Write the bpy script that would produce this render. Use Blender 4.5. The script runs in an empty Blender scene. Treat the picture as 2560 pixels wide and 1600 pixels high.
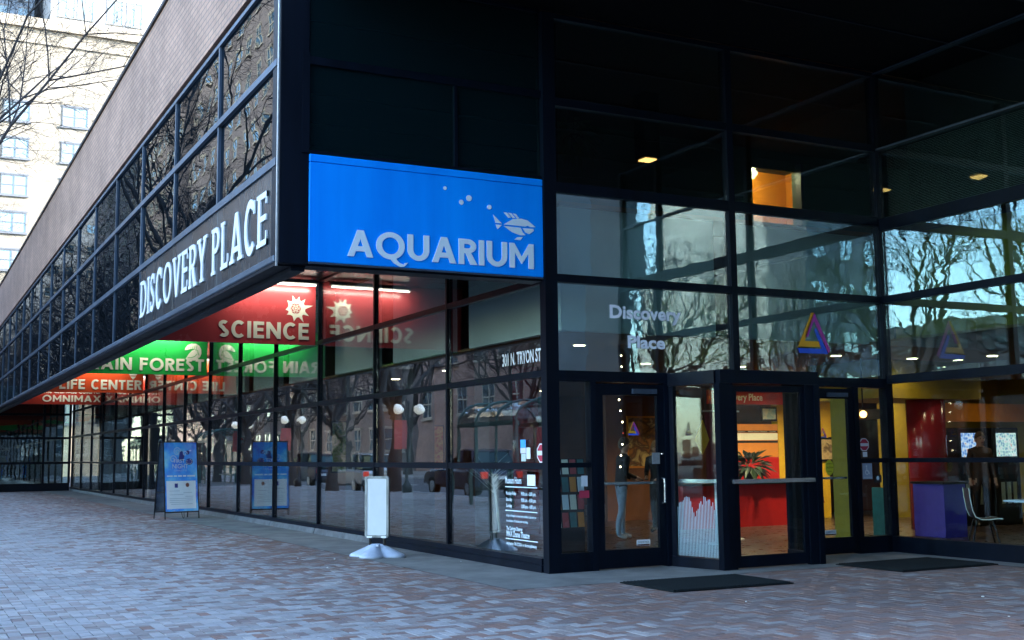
import bpy, math, random
from mathutils import Matrix, Vector
from mathutils.geometry import tessellate_polygon
R = math.radians
rng = random.Random(7)
scene = bpy.context.scene
COL = scene.collection

# ------------------------------------------------------------------ camera
cam_d = bpy.data.cameras.new('camera'); cam = bpy.data.objects.new('camera', cam_d); COL.objects.link(cam)
RX = Vector((0.8870474, -0.46155415, -0.01070888))
RY = Vector((0.04307526, 0.1058349, -0.9934503))
RZ = Vector((0.45966448, 0.88077622, 0.11376214))
CAM = Vector((-6.97205, -12.41913, 1.42))
m = Matrix.Identity(4)
for i in range(3):
    m[i][0] = RX[i]; m[i][1] = -RY[i]; m[i][2] = -RZ[i]; m[i][3] = CAM[i]
cam.matrix_world = m
cam_d.sensor_width = 36.0; cam_d.lens = 2930.0 / 2560.0 * 36.0
cam_d.clip_start = 0.1; cam_d.clip_end = 3000
scene.camera = cam

# ------------------------------------------------------------------ sky, sun, exposure
SUN_EL, SUN_AZ = 22.0, 114.0          # azimuth measured clockwise from +Y
W = bpy.data.worlds.new('World'); scene.world = W; W.use_nodes = True
wn = W.node_tree.nodes; wl = W.node_tree.links
bg = wn['Background']; bg.inputs['Strength'].default_value = 0.15
sky = wn.new('ShaderNodeTexSky'); sky.sky_type = 'NISHITA'; sky.sun_disc = False
sky.sun_elevation = R(SUN_EL); sky.sun_rotation = R(SUN_AZ); sky.air_density = 1.0; sky.dust_density = 1.0; sky.ozone_density = 2.2
wl.new(sky.outputs[0], bg.inputs[0])
sd = bpy.data.lights.new('sun', 'SUN'); so = bpy.data.objects.new('sun', sd); COL.objects.link(so)
sd.energy = 2.0; sd.angle = R(0.5); sd.color = (1.0, 0.93, 0.82)
sdir = Vector((math.sin(R(SUN_AZ)) * math.cos(R(SUN_EL)), math.cos(R(SUN_AZ)) * math.cos(R(SUN_EL)), math.sin(R(SUN_EL))))
so.rotation_euler = sdir.to_track_quat('Z', 'Y').to_euler(); so.location = (40, -40, 60)
vs = scene.view_settings
vs.view_transform = 'Standard'; vs.look = 'None'; vs.gamma = 1.0; vs.exposure = 3.6; vs.use_curve_mapping = False
scene.cycles.use_denoising = True
scene.cycles.max_bounces = 10; scene.cycles.transparent_max_bounces = 24; scene.cycles.glossy_bounces = 5
scene.cycles.diffuse_bounces = 3; scene.cycles.caustics_reflective = False; scene.cycles.caustics_refractive = False
scene.cycles.sample_clamp_indirect = 4.0

# ------------------------------------------------------------------ helpers
class MB:
    """collects faces; build() links them as ONE mesh object"""
    def __init__(s): s.v = []; s.f = []; s.mi = []; s.cur = 0
    def add(s, vs_, fs):
        b = len(s.v); s.v += [tuple(p) for p in vs_]
        for f in fs: s.f.append(tuple(i + b for i in f)); s.mi.append(s.cur)
        return s
    def box(s, x0, y0, z0, x1, y1, z1):
        vs_ = [(x, y, z) for z in (z0, z1) for y in (y0, y1) for x in (x0, x1)]
        return s.add(vs_, [(0, 2, 3, 1), (4, 5, 7, 6), (0, 1, 5, 4), (2, 6, 7, 3), (0, 4, 6, 2), (1, 3, 7, 5)])
    def bevbox(s, x0, y0, z0, x1, y1, z1, b):
        # box with chamfered edges (24 verts)
        xs, ys, zs = (x0, x1), (y0, y1), (z0, z1); V = []; idx = {}
        for i in (0, 1):
            for j in (0, 1):
                for k in (0, 1):
                    sx, sy, sz = (1, -1)[i], (1, -1)[j], (1, -1)[k]
                    for a in range(3):
                        p = [xs[i] + sx * b, ys[j] + sy * b, zs[k] + sz * b]
                        p[a] = (xs[i], ys[j], zs[k])[a]
                        idx[(i, j, k, a)] = len(V); V.append(tuple(p))
        F = []
        for i in (0, 1):
            F.append([idx[(i, 0, 0, 0)], idx[(i, 1, 0, 0)], idx[(i, 1, 1, 0)], idx[(i, 0, 1, 0)]])
            F.append([idx[(0, i, 0, 1)], idx[(1, i, 0, 1)], idx[(1, i, 1, 1)], idx[(0, i, 1, 1)]])
            F.append([idx[(0, 0, i, 2)], idx[(1, 0, i, 2)], idx[(1, 1, i, 2)], idx[(0, 1, i, 2)]])
        for i in (0, 1):
            for j in (0, 1):
                F.append([idx[(i, j, 0, 0)], idx[(i, j, 1, 0)], idx[(i, j, 1, 1)], idx[(i, j, 0, 1)]])
                F.append([idx[(i, 0, j, 0)], idx[(i, 1, j, 0)], idx[(i, 1, j, 2)], idx[(i, 0, j, 2)]])
                F.append([idx[(0, i, j, 1)], idx[(1, i, j, 1)], idx[(1, i, j, 2)], idx[(0, i, j, 2)]])
                for k in (0, 1):
                    F.append([idx[(i, j, k, 0)], idx[(i, j, k, 1)], idx[(i, j, k, 2)]])
        c = Vector(((x0 + x1) / 2, (y0 + y1) / 2, (z0 + z1) / 2)); out = []
        for f in F:
            p = [Vector(V[q]) for q in f]
            n = (p[1] - p[0]).cross(p[2] - p[0])
            if n.dot(sum(p, Vector()) / len(p) - c) < 0: f = f[::-1]
            out.append(tuple(f))
        return s.add(V, out)
    def tube(s, pts, rad, n=8, cap=True):
        pts = [Vector(p) for p in pts]
        if not hasattr(rad, '__len__'): rad = [rad] * len(pts)
        V = []; F = []; prev = None
        for i, p in enumerate(pts):
            d = (pts[min(i + 1, len(pts) - 1)] - pts[max(i - 1, 0)])
            d = d.normalized() if d.length > 1e-9 else Vector((0, 0, 1))
            if prev is None:
                a = Vector((0, 0, 1)) if abs(d.z) < .9 else Vector((1, 0, 0))
                u = d.cross(a).normalized()
            else:
                u = (prev - d * prev.dot(d)).normalized()
            prev = u; w = d.cross(u)
            for k in range(n):
                t = 2 * math.pi * k / n
                V.append(p + (u * math.cos(t) + w * math.sin(t)) * rad[i])
        for i in range(len(pts) - 1):
            for k in range(n):
                a = i * n + k; b = i * n + (k + 1) % n
                F.append((a, b, b + n, a + n))
        if cap and n > 2:
            F.append(tuple(range(n))[::-1]); F.append(tuple(range((len(pts) - 1) * n, len(pts) * n)))
        return s.add(V, F)
    def lathe(s, prof, c=(0, 0, 0), n=16):
        V = []; F = []
        for r, z in prof:
            for k in range(n):
                t = 2 * math.pi * k / n
                V.append((c[0] + r * math.cos(t), c[1] + r * math.sin(t), c[2] + z))
        for i in range(len(prof) - 1):
            for k in range(n):
                a = i * n + k; b = i * n + (k + 1) % n
                F.append((a, b, b + n, a + n))
        F.append(tuple(range(n))[::-1]); F.append(tuple(range((len(prof) - 1) * n, len(prof) * n)))
        return s.add(V, F)
    def sphere(s, c, r, n=12, sz=1.0):
        return s.lathe([(max(1e-4, r * math.sin(math.pi * i / n)), -r * sz * math.cos(math.pi * i / n)) for i in range(n + 1)], c, n + 4)
    def poly(s, loops, fr, d0, d1):
        """flat shape (outer loop + holes, 2-D) set in a frame (o,u,v,n), front at d0 along n, back at d1"""
        o, u, v, n = fr
        flat = [p for L in loops for p in L]
        tri = tessellate_polygon([[Vector((p[0], p[1], 0)) for p in L] for L in loops])
        base = len(flat)
        V = [o + u * p[0] + v * p[1] + n * d0 for p in flat] + [o + u * p[0] + v * p[1] + n * d1 for p in flat]
        F = []
        for t in tri:
            a, b, c = t
            area = (flat[b][0] - flat[a][0]) * (flat[c][1] - flat[a][1]) - (flat[c][0] - flat[a][0]) * (flat[b][1] - flat[a][1])
            if area < 0: a, b, c = a, c, b
            if u.cross(v).dot(n) < 0: a, b, c = a, c, b
            F.append((a, b, c))
        k = 0
        for L in loops:
            for i in range(len(L)):
                j = (i + 1) % len(L)
                F.append((k + i, k + j, k + j + base, k + i + base))
            k += len(L)
        return s.add(V, F)
    def mesh(s, name, mats, off=None, smooth=False):
        me = bpy.data.meshes.new(name)
        V = s.v if off is None else [(p[0] - off[0], p[1] - off[1], p[2] - off[2]) for p in s.v]
        me.from_pydata(V, [], s.f)
        mats = mats if isinstance(mats, (list, tuple)) else [mats]
        for mt in mats: me.materials.append(mt)
        if len(mats) > 1: me.polygons.foreach_set('material_index', s.mi)
        if smooth: me.polygons.foreach_set('use_smooth', [True] * len(me.polygons))
        me.update(); return me
    def build(s, name, mats, parent=None, smooth=False):
        off = WLOC.get(parent.name, (0, 0, 0)) if parent else None
        o = bpy.data.objects.new(name, s.mesh(name, mats, off, smooth)); COL.objects.link(o)
        if parent: o.parent = parent; WLOC[o.name] = off
        return o
WLOC = {}
def tag(o, label, cat, group=None):
    o['label'] = label; o['category'] = cat
    if group: o['group'] = group
    return o
def thing(name, label, cat, loc=(0, 0, 0), rz=0.0, group=None):
    o = bpy.data.objects.new(name, None); COL.objects.link(o)
    o.location = loc; o.rotation_euler = (0, 0, rz); o.empty_display_size = .2
    WLOC[o.name] = tuple(loc) if rz == 0 else (0, 0, 0)
    return tag(o, label, cat, group)
def struct(o): o['kind'] = 'structure'; return o
def stuff(o): o['kind'] = 'stuff'; return o
def dup(root, loc, rz, label, parent=None, scale=None):
    c = root.copy(); COL.objects.link(c); c.parent = parent
    if parent is None:
        c.location = loc; c.rotation_euler = (0, 0, rz)
        if scale: c.scale = scale
        if label: c['label'] = label
    for ch in list(root.children): dup(ch, None, None, None, c)
    return c
def V3(*a): return Vector(a)
def frame(o, u, n): return (Vector(o), Vector(u), Vector((0, 0, 1)), Vector(n))

# ------------------------------------------------------------------ materials
def mat(name, col, rough=.6, metal=0.0, nz=0.0, nscale=8.0, bump=0.0, bscale=40.0, spec=.5, emit=None, estr=0.0, streak=False, col2=None):
    m_ = bpy.data.materials.new(name); m_.use_nodes = True
    nt = m_.node_tree; b = nt.nodes['Principled BSDF']
    c4 = (*col, 1)
    b.inputs['Base Color'].default_value = c4; b.inputs['Roughness'].default_value = rough
    b.inputs['Metallic'].default_value = metal; b.inputs['Specular IOR Level'].default_value = spec
    if emit: b.inputs['Emission Color'].default_value = (*emit, 1); b.inputs['Emission Strength'].default_value = estr
    if nz or bump or col2:
        tc = nt.nodes.new('ShaderNodeTexCoord'); geo = nt.nodes.new('ShaderNodeNewGeometry')
    if nz or col2:
        n1 = nt.nodes.new('ShaderNodeTexNoise'); n1.inputs['Scale'].default_value = nscale; n1.inputs['Detail'].default_value = 6; n1.inputs['Roughness'].default_value = .62
        src = geo.outputs['Position']
        if streak:
            mp = nt.nodes.new('ShaderNodeMapping'); mp.inputs['Scale'].default_value = (1, 1, .08); nt.links.new(src, mp.inputs[0]); src = mp.outputs[0]
        nt.links.new(src, n1.inputs['Vector'])
        cr = nt.nodes.new('ShaderNodeValToRGB')
        lo = tuple(max(0, c * (1 - nz)) for c in col) if not col2 else col2
        hi = tuple(min(1, c * (1 + nz)) for c in col) if not col2 else col
        cr.color_ramp.elements[0].position = .32; cr.color_ramp.elements[1].position = .68
        cr.color_ramp.elements[0].color = (*lo, 1); cr.color_ramp.elements[1].color = (*hi, 1)
        nt.links.new(n1.outputs['Fac'], cr.inputs[0]); nt.links.new(cr.outputs[0], b.inputs['Base Color'])
        rr = nt.nodes.new('ShaderNodeMapRange'); rr.inputs['To Min'].default_value = max(.03, rough - .1); rr.inputs['To Max'].default_value = min(1, rough + .12)
        nt.links.new(n1.outputs['Fac'], rr.inputs[0]); nt.links.new(rr.outputs[0], b.inputs['Roughness'])
    if bump:
        n2 = nt.nodes.new('ShaderNodeTexNoise'); n2.inputs['Scale'].default_value = bscale; n2.inputs['Detail'].default_value = 4
        nt.links.new(geo.outputs['Position'], n2.inputs['Vector'])
        bp = nt.nodes.new('ShaderNodeBump'); bp.inputs['Strength'].default_value = bump; bp.inputs['Distance'].default_value = .02
        nt.links.new(n2.outputs['Fac'], bp.inputs['Height']); nt.links.new(bp.outputs[0], b.inputs['Normal'])
    return m_

def brickmat(name, c1, c2, mortar, bw, bh, axis='Y', rough=.85):
    """fine brickwork too small to pick apart"""
    m_ = bpy.data.materials.new(name); m_.use_nodes = True; nt = m_.node_tree; b = nt.nodes['Principled BSDF']
    geo = nt.nodes.new('ShaderNodeNewGeometry'); sp = nt.nodes.new('ShaderNodeSeparateXYZ'); nt.links.new(geo.outputs['Position'], sp.inputs[0])
    cb = nt.nodes.new('ShaderNodeCombineXYZ')
    if axis == 'XY':
        ad = nt.nodes.new('ShaderNodeMath'); nt.links.new(sp.outputs['X'], ad.inputs[0]); nt.links.new(sp.outputs['Y'], ad.inputs[1]); nt.links.new(ad.outputs[0], cb.inputs['X'])
    else: nt.links.new(sp.outputs[axis], cb.inputs['X'])
    nt.links.new(sp.outputs['Z'], cb.inputs['Y'])
    br = nt.nodes.new('ShaderNodeTexBrick'); nt.links.new(cb.outputs[0], br.inputs['Vector'])
    br.inputs['Color1'].default_value = (*c1, 1); br.inputs['Color2'].default_value = (*c2, 1); br.inputs['Mortar'].default_value = (*mortar, 1)
    br.inputs['Scale'].default_value = 1.0; br.inputs['Brick Width'].default_value = bw; br.inputs['Row Height'].default_value = bh
    br.inputs['Mortar Size'].default_value = bh * .12; br.inputs['Mortar Smooth'].default_value = .2
    nz = nt.nodes.new('ShaderNodeTexNoise'); nz.inputs['Scale'].default_value = 1.1; nz.inputs['Detail'].default_value = 7; nt.links.new(geo.outputs['Position'], nz.inputs['Vector'])
    mr = nt.nodes.new('ShaderNodeMapRange'); mr.inputs['From Min'].default_value = .3; mr.inputs['From Max'].default_value = .7; mr.inputs['To Min'].default_value = .78; mr.inputs['To Max'].default_value = 1.15
    nt.links.new(nz.outputs['Fac'], mr.inputs[0])
    mx = nt.nodes.new('ShaderNodeVectorMath'); mx.operation = 'SCALE'; nt.links.new(br.outputs['Color'], mx.inputs[0]); nt.links.new(mr.outputs[0], mx.inputs['Scale'])
    nt.links.new(mx.outputs[0], b.inputs['Base Color']); b.inputs['Roughness'].default_value = rough
    bp = nt.nodes.new('ShaderNodeBump'); bp.inputs['Strength'].default_value = .6; bp.inputs['Distance'].default_value = .01; bp.invert = True
    nt.links.new(br.outputs['Fac'], bp.inputs['Height']); nt.links.new(bp.outputs[0], b.inputs['Normal'])
    return m_

def glassmat(name, tint, r0, wave=0.0, wscale=1.5, dark=None, rcol=(1, 1, 1), stretch=(1, 1, 1), gmax=1.0):
    """coated glass: Schlick reflection over a tinted clear (or dark backed) pane"""
    m_ = bpy.data.materials.new(name); m_.use_nodes = True; nt = m_.node_tree
    for n in list(nt.nodes):
        if n.type != 'OUTPUT_MATERIAL': nt.nodes.remove(n)
    out = [n for n in nt.nodes if n.type == 'OUTPUT_MATERIAL'][0]
    lw = nt.nodes.new('ShaderNodeLayerWeight'); lw.inputs['Blend'].default_value = .5
    pw = nt.nodes.new('ShaderNodeMath'); pw.operation = 'POWER'; pw.inputs[1].default_value = 4.0; nt.links.new(lw.outputs['Facing'], pw.inputs[0])
    ma = nt.nodes.new('ShaderNodeMath'); ma.operation = 'MULTIPLY_ADD'; ma.inputs[1].default_value = gmax - r0; ma.inputs[2].default_value = r0; nt.links.new(pw.outputs[0], ma.inputs[0])
    gl = nt.nodes.new('ShaderNodeBsdfGlossy'); gl.inputs['Roughness'].default_value = 0.0; gl.inputs['Color'].default_value = (*rcol, 1)
    if dark is None:
        tr = nt.nodes.new('ShaderNodeBsdfTransparent'); tr.inputs['Color'].default_value = (*tint, 1)
    else:
        tr = nt.nodes.new('ShaderNodeBsdfDiffuse'); tr.inputs['Color'].default_value = (*dark, 1)
    mx = nt.nodes.new('ShaderNodeMixShader'); nt.links.new(ma.outputs[0], mx.inputs[0]); nt.links.new(tr.outputs[0], mx.inputs[1]); nt.links.new(gl.outputs[0], mx.inputs[2])
    nt.links.new(mx.outputs[0], out.inputs['Surface'])
    if wave:
        geo = nt.nodes.new('ShaderNodeNewGeometry'); oi = nt.nodes.new('ShaderNodeObjectInfo')
        sc = nt.nodes.new('ShaderNodeVectorMath'); sc.operation = 'MULTIPLY'; sc.inputs[1].default_value = stretch; nt.links.new(geo.outputs['Position'], sc.inputs[0])
        ad = nt.nodes.new('ShaderNodeVectorMath'); nt.links.new(sc.outputs[0], ad.inputs[0])
        mu = nt.nodes.new('ShaderNodeMath'); mu.operation = 'MULTIPLY'; mu.inputs[1].default_value = 37.0; nt.links.new(oi.outputs['Random'], mu.inputs[0]); nt.links.new(mu.outputs[0], ad.inputs[1])
        nz = nt.nodes.new('ShaderNodeTexNoise'); nz.inputs['Scale'].default_value = wscale; nz.inputs['Detail'].default_value = 1.5; nt.links.new(ad.outputs[0], nz.inputs['Vector'])
        bp = nt.nodes.new('ShaderNodeBump'); bp.inputs['Strength'].default_value = 1.0; bp.inputs['Distance'].default_value = wave
        nt.links.new(nz.outputs['Fac'], bp.inputs['Height']); nt.links.new(bp.outputs[0], gl.inputs['Normal'])
    return m_

M = {}
M['frame'] = mat('navy_metal', (.0012, .0034, .0085), .42, nz=.4, nscale=5, spec=.14, streak=True)
M['frame_lt'] = mat('worn_blue_metal', (.060, .085, .120), .42, metal=.4, nz=.3, nscale=4, streak=True)
M['flash'] = mat('galvanised_flashing', (.15, .165, .17), .42, metal=.5, nz=.4, nscale=6)
M['black'] = mat('black_soffit', (.0012, .0014, .002), .8, nz=.3, spec=.1)
M['soffit'] = mat('green_black_soffit', (.004, .009, .009), .28, nz=.4, nscale=3, spec=.3)
M['signmetal'] = mat('dark_sign_metal', (.022, .030, .038), .26, metal=.35, nz=.5, nscale=2.2, streak=True)
M['brick'] = brickmat('brown_face_brick', (.47, .27, .18), (.39, .22, .15), (.22, .16, .12), .30, .092)
M['glass'] = glassmat('clear_coated_glass', (.90, .96, .95), .15, .0006, 2.0)
M['glass_e'] = glassmat('reflective_entrance_glass', (.76, .88, .86), .25, .0006, 2.2, rcol=(.86, .97, 1.0), stretch=(1, 1, 2.2))
M['glass_d'] = glassmat('door_glass', (.88, .93, .93), .045, .0004, 2.0, gmax=.40)
M['mirror'] = glassmat('dark_mirror_glass', None, .22, .0021, .85, dark=(.003, .005, .007), rcol=(.30, .36, .41), stretch=(1, 1, 2.0))
M['dglass'] = glassmat('dark_green_glass', None, .06, .001, 2, dark=(.0026, .0085, .0105), rcol=(.5, .75, .75))
M['white'] = mat('white_vinyl', (.66, .68, .68), .45)
M['cream'] = mat('cream_vinyl', (.80, .80, .66), .4, nz=.05, nscale=6)
M['blue'] = mat('aquarium_blue', (.0, .27, 1.0), .5, nz=.12, nscale=2.2, spec=.12, streak=True)
M['pale'] = mat('pale_blue_vinyl', (.66, .78, .85), .5)
M['signred'] = mat('sign_red', (.42, .055, .06), .24, nz=.06, nscale=2)
M['signgreen'] = mat('sign_green', (.02, .42, .07), .3, nz=.06, nscale=2)
M['signorange'] = mat('sign_orange_red', (.62, .075, .02), .3, nz=.06, nscale=2)
M['signdark'] = mat('sign_dark_red', (.40, .035, .02), .3, nz=.06, nscale=2)
M['concrete'] = mat('apron_concrete', (.175, .172, .158), .82, nz=.32, nscale=1.7, bump=.25, bscale=60)
M['sand'] = mat('paver_joint_sand', (.075, .075, .075), .95, nz=.3, nscale=30)
M['asphalt'] = mat('asphalt', (.085, .085, .088), .9, nz=.25, nscale=3, bump=.3, bscale=90)
M['ground'] = mat('city_ground', (.12, .12, .115), .95, nz=.2, nscale=.4)
M['kerb'] = mat('kerb_granite', (.30, .30, .29), .85, nz=.2, nscale=9)
M['paint'] = mat('road_paint', (.75, .74, .68), .7, nz=.1, nscale=10)
M['bulk'] = mat('grey_bulkhead_paint', (.70, .77, .76), .7, nz=.06, nscale=1.5)
M['brownwall'] = mat('brown_panel_wall', (.13, .045, .018), .6, nz=.25, nscale=1.2)
M['darkwall'] = mat('dark_interior_wall', (.030, .030, .032), .8, nz=.3, nscale=1)
M['ceil'] = mat('lobby_ceiling', (.26, .13, .06), .8, nz=.1)
M['floor'] = mat('lobby_tile', (.050, .034, .028), .28, nz=.3, nscale=5)
M['yellow'] = mat('yellow_paint', (.62, .38, .02), .55, nz=.08)
M['olive'] = mat('olive_yellow_paint', (.30, .22, .015), .6, nz=.1)
M['orange'] = mat('orange_paint', (.62, .22, .02), .55, nz=.08)
M['red'] = mat('red_paint', (.45, .015, .015), .35, nz=.1)
M['redcol'] = mat('dark_red_gloss', (.24, .010, .014), .18, nz=.1)
M['purple'] = mat('purple_laminate', (.085, .06, .42), .4, nz=.1)
M['teal'] = mat('teal_panel', (.02, .14, .15), .35, nz=.2)
M['blackpl'] = mat('black_plastic', (.005, .005, .006), .45, spec=.3)
M['rubber'] = mat('mat_rubber', (.006, .009, .010), .9, nz=.4, nscale=20, spec=.15)
M['alu'] = mat('brushed_aluminium', (.62, .66, .68), .32, metal=.85, nz=.12, nscale=20)
M['base'] = mat('pale_blue_plastic', (.40, .46, .55), .42, nz=.14, nscale=6)
M['tube'] = mat('fluorescent_tube', (1, 1, .95), .5, emit=(1.0, .97, .82), estr=.6)
M['down'] = mat('downlight_lens', (1, .95, .8), .5, emit=(1.0, .80, .45), estr=2.2)
M['down_or'] = mat('amber_downlight_lens', (1, .7, .4), .5, emit=(1.0, .45, .14), estr=.45)
M['globe'] = mat('frosted_globe', (.85, .87, .84), .35, emit=(1, .95, .75), estr=.06)
M['redlamp'] = mat('red_lamp', (.6, .02, .01), .3, emit=(1, .08, .03), estr=.04)
M['orangelamp'] = mat('orange_lamp', (.8, .3, .05), .3, emit=(1, .42, .10), estr=1.2)
M['bark'] = mat('bark', (.042, .036, .033), .95, nz=.35, nscale=9, bump=.5, bscale=25)
M['twig'] = mat('twig_bark', (.028, .024, .024), .95)
M['leaf'] = mat('dark_leaf', (.035, .075, .035), .5, nz=.4, nscale=12)
M['steel_gr'] = mat('green_shelter_steel', (.025, .085, .075), .4, nz=.2)
M['skin'] = mat('skin', (.42, .25, .18), .55)
M['hair'] = mat('brown_hair', (.07, .045, .03), .7, nz=.4, nscale=60)
M['denim'] = mat('denim', (.20, .27, .36), .85, nz=.22, nscale=14)
M['jacket'] = mat('black_jacket', (.006, .006, .008), .75, nz=.3, nscale=10)
M['redtop'] = mat('red_knit', (.22, .02, .025), .85, nz=.2, nscale=25)
M['browntop'] = mat('brown_coat', (.055, .032, .022), .85, nz=.25, nscale=14)
M['shoe'] = mat('white_shoe', (.62, .62, .60), .6)
M['chrome'] = mat('steel_bar', (.72, .76, .78), .22, metal=.9)
M['pole'] = mat('black_pole', (.018, .022, .024), .4)

# ------------------------------------------------------------------ ground, road, plaza
g = MB(); g.add([(-900, -900, -.30), (900, -900, -.30), (900, 900, -.30), (-900, 900, -.30)], [(0, 1, 2, 3)])
struct(g.build('ground', M['ground']))
g = MB(); g.add([(-22, -300, -.15), (-10.6, -300, -.15), (-10.6, 300, -.15), (-22, 300, -.15)], [(0, 1, 2, 3)])
road = struct(g.build('road', M['asphalt']))
for k in range(-6, 22):
    g = MB(); g.box(-16.36, k * 6, -.148, -16.24, k * 6 + 3, -.144); g.build('lane_marking', M['paint'], road)
for nm, x0, x1 in (('kerb', -10.6, -10.3), ('kerb', -22.3, -22.0)):
    g = MB(); g.bevbox(x0, -300, -.29, x1, 300, .002, .02); struct(g.build(nm, M['kerb']))
g = MB(); g.box(-30, -300, -.29, -22.3, 300, -.004); struct(g.build('far_pavement', M['concrete']))
g = MB(); g.box(-10.3, -60, -.28, 16, 90, -.012); plaza = struct(g.build('plaza_pavement', M['sand']))
APX, APY = -1.18, -1.25
g = MB()
g.add([(APX, APY, .003), (0.6, APY, .003), (0.6, 46, .003), (APX, 46, .003)], [(0, 1, 2, 3)])
g.add([(.6, APY, .003), (5.6, APY, .003), (5.6, .9, .003), (.6, .9, .003)], [(0, 1, 2, 3)])
g.add([(5.12, -7.5, .003), (5.6, -7.5, .003), (5.6, APY, .003), (5.12, APY, .003)], [(0, 1, 2, 3)])
apron = struct(g.build('concrete_apron', M['concrete']))

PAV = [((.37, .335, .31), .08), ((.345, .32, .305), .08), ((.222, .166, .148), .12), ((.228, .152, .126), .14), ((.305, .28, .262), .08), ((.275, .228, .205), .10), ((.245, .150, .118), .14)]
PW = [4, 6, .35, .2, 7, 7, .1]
def paver(c, n):
    m_ = mat('paver_tone', c, .85, nz=n, nscale=26, bump=.2, bscale=120, spec=.22); nt = m_.node_tree; b2 = nt.nodes['Principled BSDF']
    src = b2.inputs['Base Color'].links[0].from_socket; geo = nt.nodes.new('ShaderNodeNewGeometry')
    mul = None
    for sc_, lo, hi, a, c_ in ((.45, .84, 1.05, .35, .65), (3.0, .90, 1.04, .38, .6)):      # stains and foot traffic
        nz = nt.nodes.new('ShaderNodeTexNoise'); nz.inputs['Scale'].default_value = sc_; nz.inputs['Detail'].default_value = 8; nz.inputs['Roughness'].default_value = .65; nt.links.new(geo.outputs['Position'], nz.inputs['Vector'])
        mr = nt.nodes.new('ShaderNodeMapRange'); mr.inputs['From Min'].default_value = a; mr.inputs['From Max'].default_value = c_; mr.inputs['To Min'].default_value = lo; mr.inputs['To Max'].default_value = hi; nt.links.new(nz.outputs['Fac'], mr.inputs[0])
        vm = nt.nodes.new('ShaderNodeVectorMath'); vm.operation = 'SCALE'; nt.links.new(src, vm.inputs[0]); nt.links.new(mr.outputs[0], vm.inputs['Scale']); src = vm.outputs[0]
    nt.links.new(src, b2.inputs['Base Color']); return m_
pmats = [paver(c, n) for c, n in PAV]
def in_apron(x, y): return (x > APX and y > APY) or (x > 5.12)
def inframe(x, y):
    d = Vector((x, y, 0)) - CAM; z = RZ.dot(d)
    if z < 1: return None
    u = 1280 + 2930 * RX.dot(d) / z; v_ = 800 + 2930 * RY.dot(d) / z
    return z if (-20 < u < 2580 and v_ < 1612) else None
bricks = []; U = .102
for i in range(int(-10.2 / U), int(5.5 / U)):
    for j in range(int(-7.2 / U), int(46 / U)):
        c = (i - j) % 4
        if c == 0: x0, y0, x1, y1 = i * U, j * U, (i + 2) * U, (j + 1) * U
        elif c == 3: x0, y0, x1, y1 = i * U, j * U, (i + 1) * U, (j + 2) * U
        else: continue
        if x0 < -10.3: continue
        if y1 > APY and x1 > APX:
            if y0 >= APY - .02: x1 = APX
            elif x0 >= APX - .02: y1 = APY
            else: x1 = APX
        if x1 > 5.12: x1 = 5.12
        if x1 - x0 < .025 or y1 - y0 < .025: continue
        cx, cy = (x0 + x1) / 2, (y0 + y1) / 2
        z = inframe(cx, cy)
        if z is None and not (cy > 3 and cx > -10.2): continue
        bricks.append((z if z else 999, cx, cy, c == 0, x1 - x0, y1 - y0))
bricks.sort()
GAP = .0035
base_me = {}
for hz in (True, False):
    for k, pm in enumerate(pmats):
        lx, ly = (U - GAP, U / 2 - GAP) if hz else (U / 2 - GAP, U - GAP)
        b = MB(); b.bevbox(-lx, -ly, -.05, lx, ly, 0, .0035); base_me[(hz, k)] = b.mesh('brick', pm)
near = bricks[:300]; rest = bricks[300:]
def tone(cx, cy):   # redder, darker mix toward the entrance; canopy shade put into the brick colours
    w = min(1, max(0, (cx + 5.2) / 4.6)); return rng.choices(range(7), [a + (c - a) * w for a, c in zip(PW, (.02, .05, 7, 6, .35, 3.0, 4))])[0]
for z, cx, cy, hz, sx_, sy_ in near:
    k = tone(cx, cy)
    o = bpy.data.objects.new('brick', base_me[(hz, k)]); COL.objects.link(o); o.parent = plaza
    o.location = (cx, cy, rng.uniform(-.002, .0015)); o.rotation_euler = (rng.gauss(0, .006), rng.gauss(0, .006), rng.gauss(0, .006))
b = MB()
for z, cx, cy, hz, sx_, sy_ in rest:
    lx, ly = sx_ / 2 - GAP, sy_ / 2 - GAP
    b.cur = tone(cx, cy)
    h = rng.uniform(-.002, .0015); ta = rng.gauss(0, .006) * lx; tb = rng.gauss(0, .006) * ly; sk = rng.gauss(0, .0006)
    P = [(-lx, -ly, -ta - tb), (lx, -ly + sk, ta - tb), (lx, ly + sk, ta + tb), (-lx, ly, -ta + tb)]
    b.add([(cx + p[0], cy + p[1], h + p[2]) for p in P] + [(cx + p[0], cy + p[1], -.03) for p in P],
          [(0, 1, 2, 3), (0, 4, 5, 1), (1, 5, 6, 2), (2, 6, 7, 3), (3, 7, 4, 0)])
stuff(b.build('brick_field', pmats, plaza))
# litter specks on the paving
lm = mat('litter', (.55, .55, .52), .8)
for k in range(26):
    x, y = rng.uniform(-6, 3), rng.uniform(-5.5, 8)
    if in_apron(x, y) and x > 0: continue
    s = rng.uniform(.008, .018)
    g = MB(); g.sphere((x, y, .004 + s * .3), s, 4, .4); stuff(g.build('litter', lm))

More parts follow.
